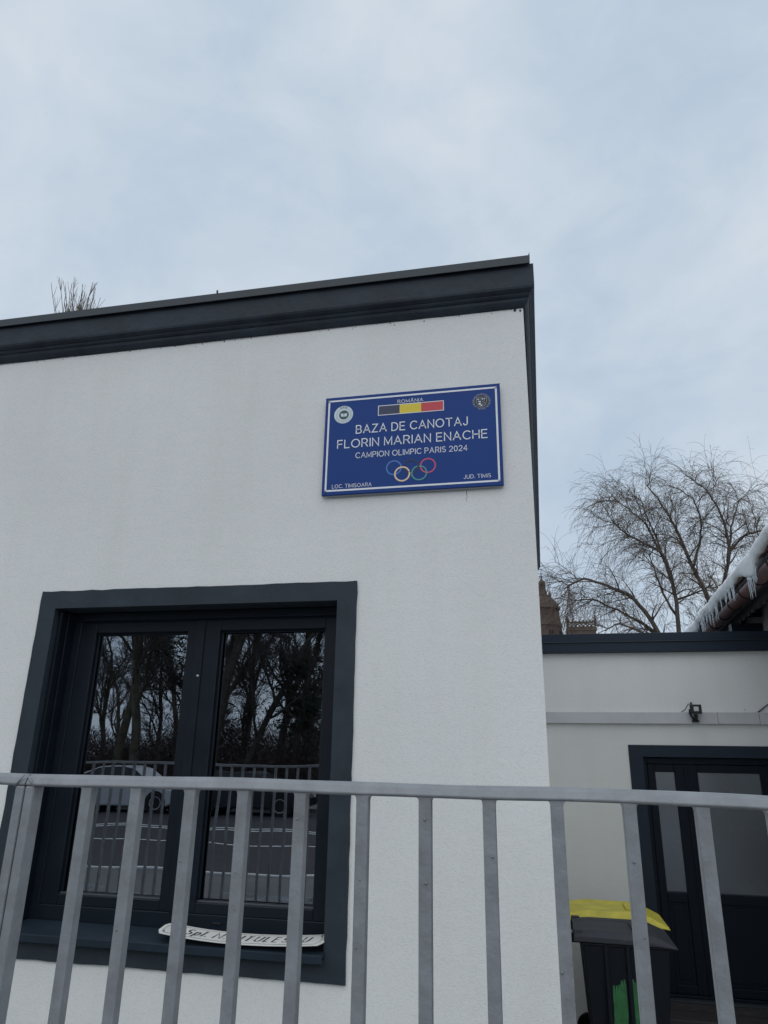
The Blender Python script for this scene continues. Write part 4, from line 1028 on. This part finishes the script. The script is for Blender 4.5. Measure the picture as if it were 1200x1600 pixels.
# the willow beyond the annex: its limbs follow the real ones, twigs arch out and hang
def willow(loc):
    rng = np.random.default_rng(11)
    t = empty('willow_tree', loc, 0, 'large bare weeping willow with fine drooping twigs behind the annex roof', 'tree')
    tk = Tubes(); br = Tubes(); tw = Tubes()
    bx, by = loc[0], 0.0
    limbs = [
 (.20,.05,[(5.12,5.17),(4.75,5.94),(4.47,6.51),(4.02,7.39),(3.53,8.11),(2.65,8.51),(1.81,8.81),(1.06,8.38)]),
 (.12,.03,[(4.75,5.94),(4.23,6.80),(3.73,7.25),(2.94,7.71),(2.12,8.12),(1.33,8.07)]),
 (.19,.035,[(5.10,4.42),(5.07,5.24),(5.02,6.28),(5.09,7.58),(5.05,8.69),(4.81,9.77),(4.15,10.19),(3.54,10.53),(3.01,11.12)]),
 (.10,.025,[(5.05,8.69),(4.88,9.76),(4.77,10.71),(4.54,11.60),(4.39,12.67)]),
 (.08,.025,[(4.81,9.77),(4.38,11.04),(3.78,11.64),(3.20,12.09)]),
 (.20,.03,[(5.34,4.76),(6.18,6.83),(6.36,7.76),(6.13,8.65),(5.88,9.41),(5.60,10.58),(5.34,11.39),(4.94,12.30),(4.57,12.99)]),
 (.09,.02,[(5.91,9.33),(6.36,10.54),(6.55,11.40),(6.44,12.37),(6.02,12.97)]),
 (.17,.03,[(5.53,4.75),(6.42,7.18),(6.67,8.11),(6.89,8.77),(7.19,9.81),(7.14,10.73),(6.97,11.53),(6.63,12.19),(6.13,12.72)]),
 (.10,.025,[(7.19,9.81),(7.70,10.32),(8.25,10.37),(8.76,10.19)]),
 (.09,.02,[(7.19,9.81),(7.50,10.87),(7.99,11.94),(8.26,12.40)]),
 (.08,.03,[(5.20,8.09),(5.66,8.11),(6.15,8.24)]),
 (.10,.03,[(5.02,6.28),(4.34,6.51),(3.55,6.82),(2.88,7.05),(2.36,6.70)]),
 (.13,.03,[(6.18,6.83),(7.08,8.17),(7.86,9.03),(8.60,9.59)]),
 (.09,.025,[(5.16,7.21),(4.66,8.26),(4.40,9.17),(4.25,9.79)])]
    tk.tube([(.0,0,-.6),(.0,.02,1.2),(-.03,0,2.8),(-.05,0,4.0),(-.1,0,5.0)], [.42,.34,.31,.28,.22], 10)
    tk.tube([(.0,.02,2.6),(.08,.02,3.8),(.14,0,5.0)], [.26,.22,.17], 8); tk.tube([(.03,.02,2.2),(-.1,-.05,3.6),(-.17,0,4.6)], [.24,.21,.17], 8)
    segs = []
    for li, (ra, rb, pts) in enumerate(limbs):
        depth = rng.uniform(-1.3, 1.3)
        P = []
        for i, (x, z) in enumerate(pts):
            f = i/(len(pts)-1); P.append((x-bx, depth*f*(1 if ra > .15 else 1.3), z))
        P = np.array(P); u = np.linspace(0, len(P)-1, (len(P)-1)*4+1)
        Q = np.stack([np.interp(u, range(len(P)), P[:,k]) for k in range(3)], 1)
        Q[1:-1] = (Q[:-2]+2*Q[1:-1]+Q[2:])/4; Q += rng.normal(0, .012, Q.shape)
        rad = np.linspace(ra, rb, len(Q))*.58
        tk.tube(Q, rad, 7, caps=False)
        segs.append((Q, rad))
    def twigs(p, d, L, r):
        pts = curve_pts(rng, p, d, L, 7, .07, .36)
        tw.tube(pts, np.linspace(r, .0035, 8), 3, caps=False)
        return pts
    for Q, rad in segs:
        T = np.gradient(Q, axis=0); T /= np.linalg.norm(T, axis=1, keepdims=True)
        n = len(Q); start = int(n*.25)
        m = int(max(7, n*.75))
        for k in range(m):
            j = rng.integers(start, n-1) if k > 2 else n-2; f = j/n
            d = side_dir(rng, T[j], rng.uniform(.45, 1.2)); d[2] += .18; d /= np.linalg.norm(d)
            L = rng.uniform(.6, 1.8)*(1-.4*f)
            b_ = curve_pts(rng, Q[j], d, L, 6, .11, .10)
            br.tube(b_, np.linspace(max(.014, rad[j]*.45), .009, 7), 4, caps=False)
            tb = np.gradient(b_, axis=0); tb /= np.linalg.norm(tb, axis=1, keepdims=True)
            for q in range(int(8+L*6)):
                i2 = rng.integers(1, 7); d2 = side_dir(rng, tb[i2], rng.uniform(.3, 1.1)); d2[2] += .12
                pts = twigs(b_[i2], d2, rng.uniform(.6, 2.2), .0060)
                for _ in range(2):
                    i3 = rng.integers(1, 6); d3 = side_dir(rng, (pts[i3+1]-pts[i3])/np.linalg.norm(pts[i3+1]-pts[i3]), rng.uniform(.3, .9))
                    twigs(pts[i3], d3, rng.uniform(.25, .8), .0055)
    tk.fin('trunk', M['bark'], t); br.fin('branches', M['bark'], t); tw.fin('twigs', M['twig'], t)
    # tangled clump low on the right limb
    cl = Tubes()
    for k in range(110):
        p = np.array((6.35-bx, .1, 7.65))+rng.normal(0, .16, 3); cl.tube(curve_pts(rng, p, rng.normal(0,1,3), rng.uniform(.2,.5), 4, .3), [.009,.008,.007,.006,.004], 3, caps=False)
    cl.fin('twig_tangle', M['nest'], t)
    return t
willow((5.3, 28, YARD))
bare_tree('bare_tree', (13.2, 37, YARD), 5, 15.5, .26, 'dark dense-twigged tree at the right edge beyond the willow', levels=4, dens=1.15, twig_r=.010)
bare_tree('bare_tree', (8.3, 30.5, YARD), 23, 10.0, .17, 'low bushy bare tree behind the snowy eave', levels=4, dens=1.0, twig_r=.008)

# upright tree whose tip shows above the flat roof
def broom_tree(loc):
    rng = np.random.default_rng(3)
    t = empty('poplar_tree', loc, 0, 'upright bare tree tip showing above the flat roof at left', 'tree')
    tk = Tubes(); br = Tubes()
    P = curve_pts(rng, (0,0,-.3), (0,0,1), 11.85, 12, .02); tk.tube(P, np.linspace(.19,.07,13), 8)
    stems = [(P[12]+rng.normal(0,.03,3)-np.array((0,0,rng.uniform(0,1.2))), rng.uniform(1.3, 2.7), .015) for _ in range(52)]
    for k in range(70):
        j = rng.integers(3, 12); stems.append((P[j], rng.uniform(1.0, 2.3), .018))
    for q, L, r_ in stems:
        a_ = rng.uniform(0, 2*pi); w_ = rng.uniform(.05, .42)*(1.5-.3*L if L < 3 else 1)
        c_ = curve_pts(rng, q, (cos(a_)*w_, sin(a_)*w_, 1), L, 7, .05, 0, .10); br.tube(c_, np.linspace(r_, .006, 8), 4, caps=False)
        for m_ in range(8):
            i2 = rng.integers(1, 7); d2 = side_dir(rng, (c_[i2+1]-c_[i2])/np.linalg.norm(c_[i2+1]-c_[i2]), rng.uniform(.25,.6)); d2[2] += .35
            br.tube(curve_pts(rng, c_[i2], d2, rng.uniform(.15,.5), 4, .07, 0, .10), [.006,.0055,.005,.004,.003], 3, caps=False)
    tk.fin('trunk', M['bark'], t); br.fin('branches', M['twig'], t)
broom_tree((-11.5, 14, YARD))

# ------------------------------------------------------------------ across the street (seen mirrored in the window): parked cars, park trees
def car(name, loc, rz, paint, label):
    c = empty(name, loc, rz, label, 'car', 'cars parked across the street')
    L, Wd = 4.3, 1.76
    side = [(0,.35),(0.02,.62),(.12,.80),(.95,.93),(1.12,.95),(2.95,.97),(3.9,.93),(4.22,.80),(4.3,.55),(4.27,.30),(3.9,.22),(.4,.22)]
    mb = MB(); n = len(side)
    rows = [(-.88,.90),(-.84,1.0),(.84,1.0),(.88,.90)]
    for y, k in rows:
        for x, z in side: mb.v.append((2.15+(x-2.15)*(.985 if k < 1 else 1), y, .5+(z-.5)*k))
    for i in range(3):
        for q in range(n): mb.f.append((i*n+q, i*n+(q+1) % n, (i+1)*n+(q+1) % n, (i+1)*n+q))
    mb.f.append(tuple(range(n))); mb.f.append(tuple(range(4*n-1, 3*n-1, -1)))
    body = mb.build('body', paint, c, bevel=.03)
    cab = MB(); cs = [(.95,.925),(1.75,1.38),(2.2,1.45),(3.2,1.43),(3.75,1.25),(4.08,.92)]
    gs = [(1.05,.93),(1.78,1.345),(2.2,1.41),(3.2,1.39),(3.68,1.22),(3.95,.93)]
    for pf, nm, m_, w0, w1 in ((cs,'roof',paint,.80,.60),(gs,'side_window',M['car_glass'],.815,.625)):
        q = MB(); k = len(pf)
        for s in (-1, 1):
            for x, z in pf: q.v.append((x, s*(w0+(w1-w0)*(z-.92)/.53), z))
        q.f = [tuple(range(k)), tuple(range(2*k-1,k-1,-1))]+[(i,(i+1)%k,k+(i+1)%k,k+i) for i in range(k)]
        q.build(nm, m_, c, bevel=.015)
    for s in (-1, 1):
        for x, nm in ((.78,'wheel'),(3.48,'wheel')):
            w_ = MB().lathe([(.20,s*.70),(.31,s*.70),(.325,s*.73),(.325,s*.87),(.31,s*.895),(.20,s*.895)], c=(x,.32), sides=24, axis='y').build('wheel', M['rubber'], c)
            MB().lathe([(.02,s*.86),(.21,s*.86),(.215,s*.897),(.03,s*.885)], c=(x,.32), sides=18, axis='y').build('rim', M['alloy'], w_)
            MB().lathe([(.02,s*.60),(.385,s*.60),(.385,s*.884),(.02,s*.884)], c=(x,.34), sides=24, axis='y').build('wheel_arch', M['rubber'], c)
        MB().box(.015,.12, s*.75-.12, s*.75+.08, .62,.74).build('headlight', M['lamp_clear'], c, bevel=.02)
        MB().box(4.2,4.285, s*.72-.1, s*.72+.1, .62,.78).build('tail_light', M['lamp_red'], c, bevel=.02)
        MB().box(1.35,1.48, s*.93-.05, s*.93+.06, .93,1.05).build('mirror', paint, c, bevel=.02)
    return c
car('parked_car', (-12.1, -17.0, ROAD), pi, M['car_white'], 'white car parked across the street, mirrored in the left window pane')
car('parked_car', (-7.6, -16.9, ROAD), pi, M['car_dark'], 'dark car parked across the street, mirrored in the right window pane')

GR = 'bare park trees mirrored in the window'
bare_tree('park_tree', (-19.6, -24.5, -.16), 101, 15, .30, 'forked park tree with mossy trunk, mirrored at the left of the window', GR, 'bark_moss', levels=4, lean=(-.05,0), first=.42)
bare_tree('park_tree', (-18.2, -23.8, -.16), 102, 18, .30, 'tall straight park tree, mirrored in the left pane', GR, 'bark_moss', levels=4, lean=(.0,0), first=.5)
bare_tree('park_tree', (-21.3, -23.2, -.16), 103, 9, .26, 'short crooked park tree, mirrored low in the left pane corner', GR, 'bark', levels=4, lean=(-.28,0), first=.3)
bare_tree('park_tree', (-16.2, -31, -.16), 104, 15, .30, 'park tree mirrored beside the middle of the window', GR, 'bark', levels=4, first=.3)
bare_tree('park_tree', (-15.1, -24.3, -.16), 105, 17, .44, 'thick leaning park tree mirrored in the right pane', GR, 'bark', levels=4, lean=(.24,0), first=.4)
bare_tree('park_tree', (-14.5, -25.6, -.16), 106, 14, .26, 'slender park tree crossing the thick leaning one in the right pane', GR, 'bark', levels=4, lean=(.42,0), first=.35)
bare_tree('park_tree', (-10.6, -26.2, -.16), 107, 14, .34, 'park tree leaning back, mirrored at the right pane edge', GR, 'bark', levels=4, lean=(-.2,0), first=.3)
src = [o for o in COL.objects if o.name.startswith('park_tree')]
rr = random.Random(9)
for i, (x, y) in enumerate(((-26,-33),(-21,-38),(-17.5,-40),(-13,-35),(-8.5,-37),(-24,-45),(-12,-46),(-30,-42),(-18,-48),(-5,-40),(-19.5,-33),(-22.5,-36),(-25,-38))):
    c = copy_tree(src[(i*2) % 7]); c.location = (x, y, -.16); c.rotation_euler = (0, 0, rr.uniform(0, 6)); s = rr.uniform(.75, 1.05); c.scale = (s, s, s)
    c['label'] = 'bare park tree standing deep in the park across the street'; c['group'] = 'trees deep in the park'

def pine(loc, seed, H, z0, label):
    rng = np.random.default_rng(seed)
    t = empty('pine_tree', loc, 0, label, 'tree', 'dark evergreens across the street')
    tk = Tubes(); nd = MB(); br = Tubes()
    P = curve_pts(rng, (0,0,-.2), (0,0,1), H, 10, .03); tk.tube(P, np.linspace(.24,.05,11), 8)
    for k in range(46):
        f = rng.uniform(z0, .98); j = min(9, int(f*10)); a_ = rng.uniform(0, 2*pi); q = P[j]+(P[j+1]-P[j])*(f*10-j)
        L = rng.uniform(1.2, 3.0)*(1.2-.75*f); c_ = curve_pts(rng, q, (cos(a_), sin(a_), .15), L, 6, .12, .02); br.tube(c_, np.linspace(.04,.012,7), 4, caps=False)
        for m_ in range(int(L*26)):
            i2 = rng.uniform(.2, 1)*6; jj = min(5, int(i2)); p = c_[jj]+(c_[jj+1]-c_[jj])*(i2-jj)+rng.normal(0, .16, 3)
            u = rng.normal(0, 1, 3); u /= np.linalg.norm(u); v = np.cross(u, rng.normal(0,1,3)); v /= np.linalg.norm(v)
            s = rng.uniform(.08, .2)
            nd.add([p-u*s, p+v*s*.25, p+u*s, p-v*s*.25], [(0,1,2,3)])
    tk.fin('trunk', M['bark'], t); br.fin('branches', M['bark'], t); link_mesh('needles', nd.raw('needles', M['needle']), t)
pine((-16.4, -25.5, -.16), 31, 12.5, .33, 'loose dark pine mirrored in the upper part of the left pane')
pine((-11.3, -25.6, -.16), 32, 7.0, .45, 'dense dark evergreen mirrored in the right pane')

# scrub and hedge at the park edge, too dense to count
rng = np.random.default_rng(77)
sc = Tubes(); FL = []
def hgt(x): return float(np.interp(x, [-40,-23,-20.5,-19.2,-17.4,-16.4,-15,-13,-11.5,-9.5,0], [3.4,3.0,2.6,4.0,4.6,3.6,2.8,3.0,4.0,3.8,3.4]))
for k in range(560):
    x = rng.uniform(-36, 0); y = rng.uniform(-37, -24.5)
    H = hgt(x*34/(8.1-y+1.5) if False else x)*rng.uniform(.45, 1.08)
    for j in range(3):
        c_ = curve_pts(rng, (x+rng.normal(0,.3), y+rng.normal(0,.3), -.16), (rng.normal(0,.3), rng.normal(0,.3), 1), H, 5, .14); sc.tube(c_, np.linspace(.026,.010,6), 3, caps=False)
    n = int(150*H)
    C = np.stack([x+rng.normal(0,.55,n), y+rng.normal(0,.55,n), H*rng.uniform(.02,1.0,n)**.85+rng.normal(0,.1,n)], 1)
    U = rng.normal(0,1,(n,3)); U[:,2] = np.abs(U[:,2])+.4; U /= np.linalg.norm(U, axis=1, keepdims=True)
    V = np.cross(U, rng.normal(0,1,(n,3))); V /= np.linalg.norm(V, axis=1, keepdims=True)
    l = rng.uniform(.05,.17,(n,1)); w_ = rng.uniform(.010,.026,(n,1))
    FL.append(np.stack([C-U*l, C+V*w_, C+U*l, C-V*w_], 1))
FL = np.concatenate(FL).reshape(-1, 3); b0 = len(sc.v); sc.v += FL.tolist(); sc.f += [(b0+4*i, b0+4*i+1, b0+4*i+2, b0+4*i+3) for i in range(len(FL)//4)]
me = sc.raw('thicket', M['bush']); o = link_mesh('thicket', me); tag(o, 'brown leafless thicket along the park edge across the street', 'undergrowth', kind='stuff')
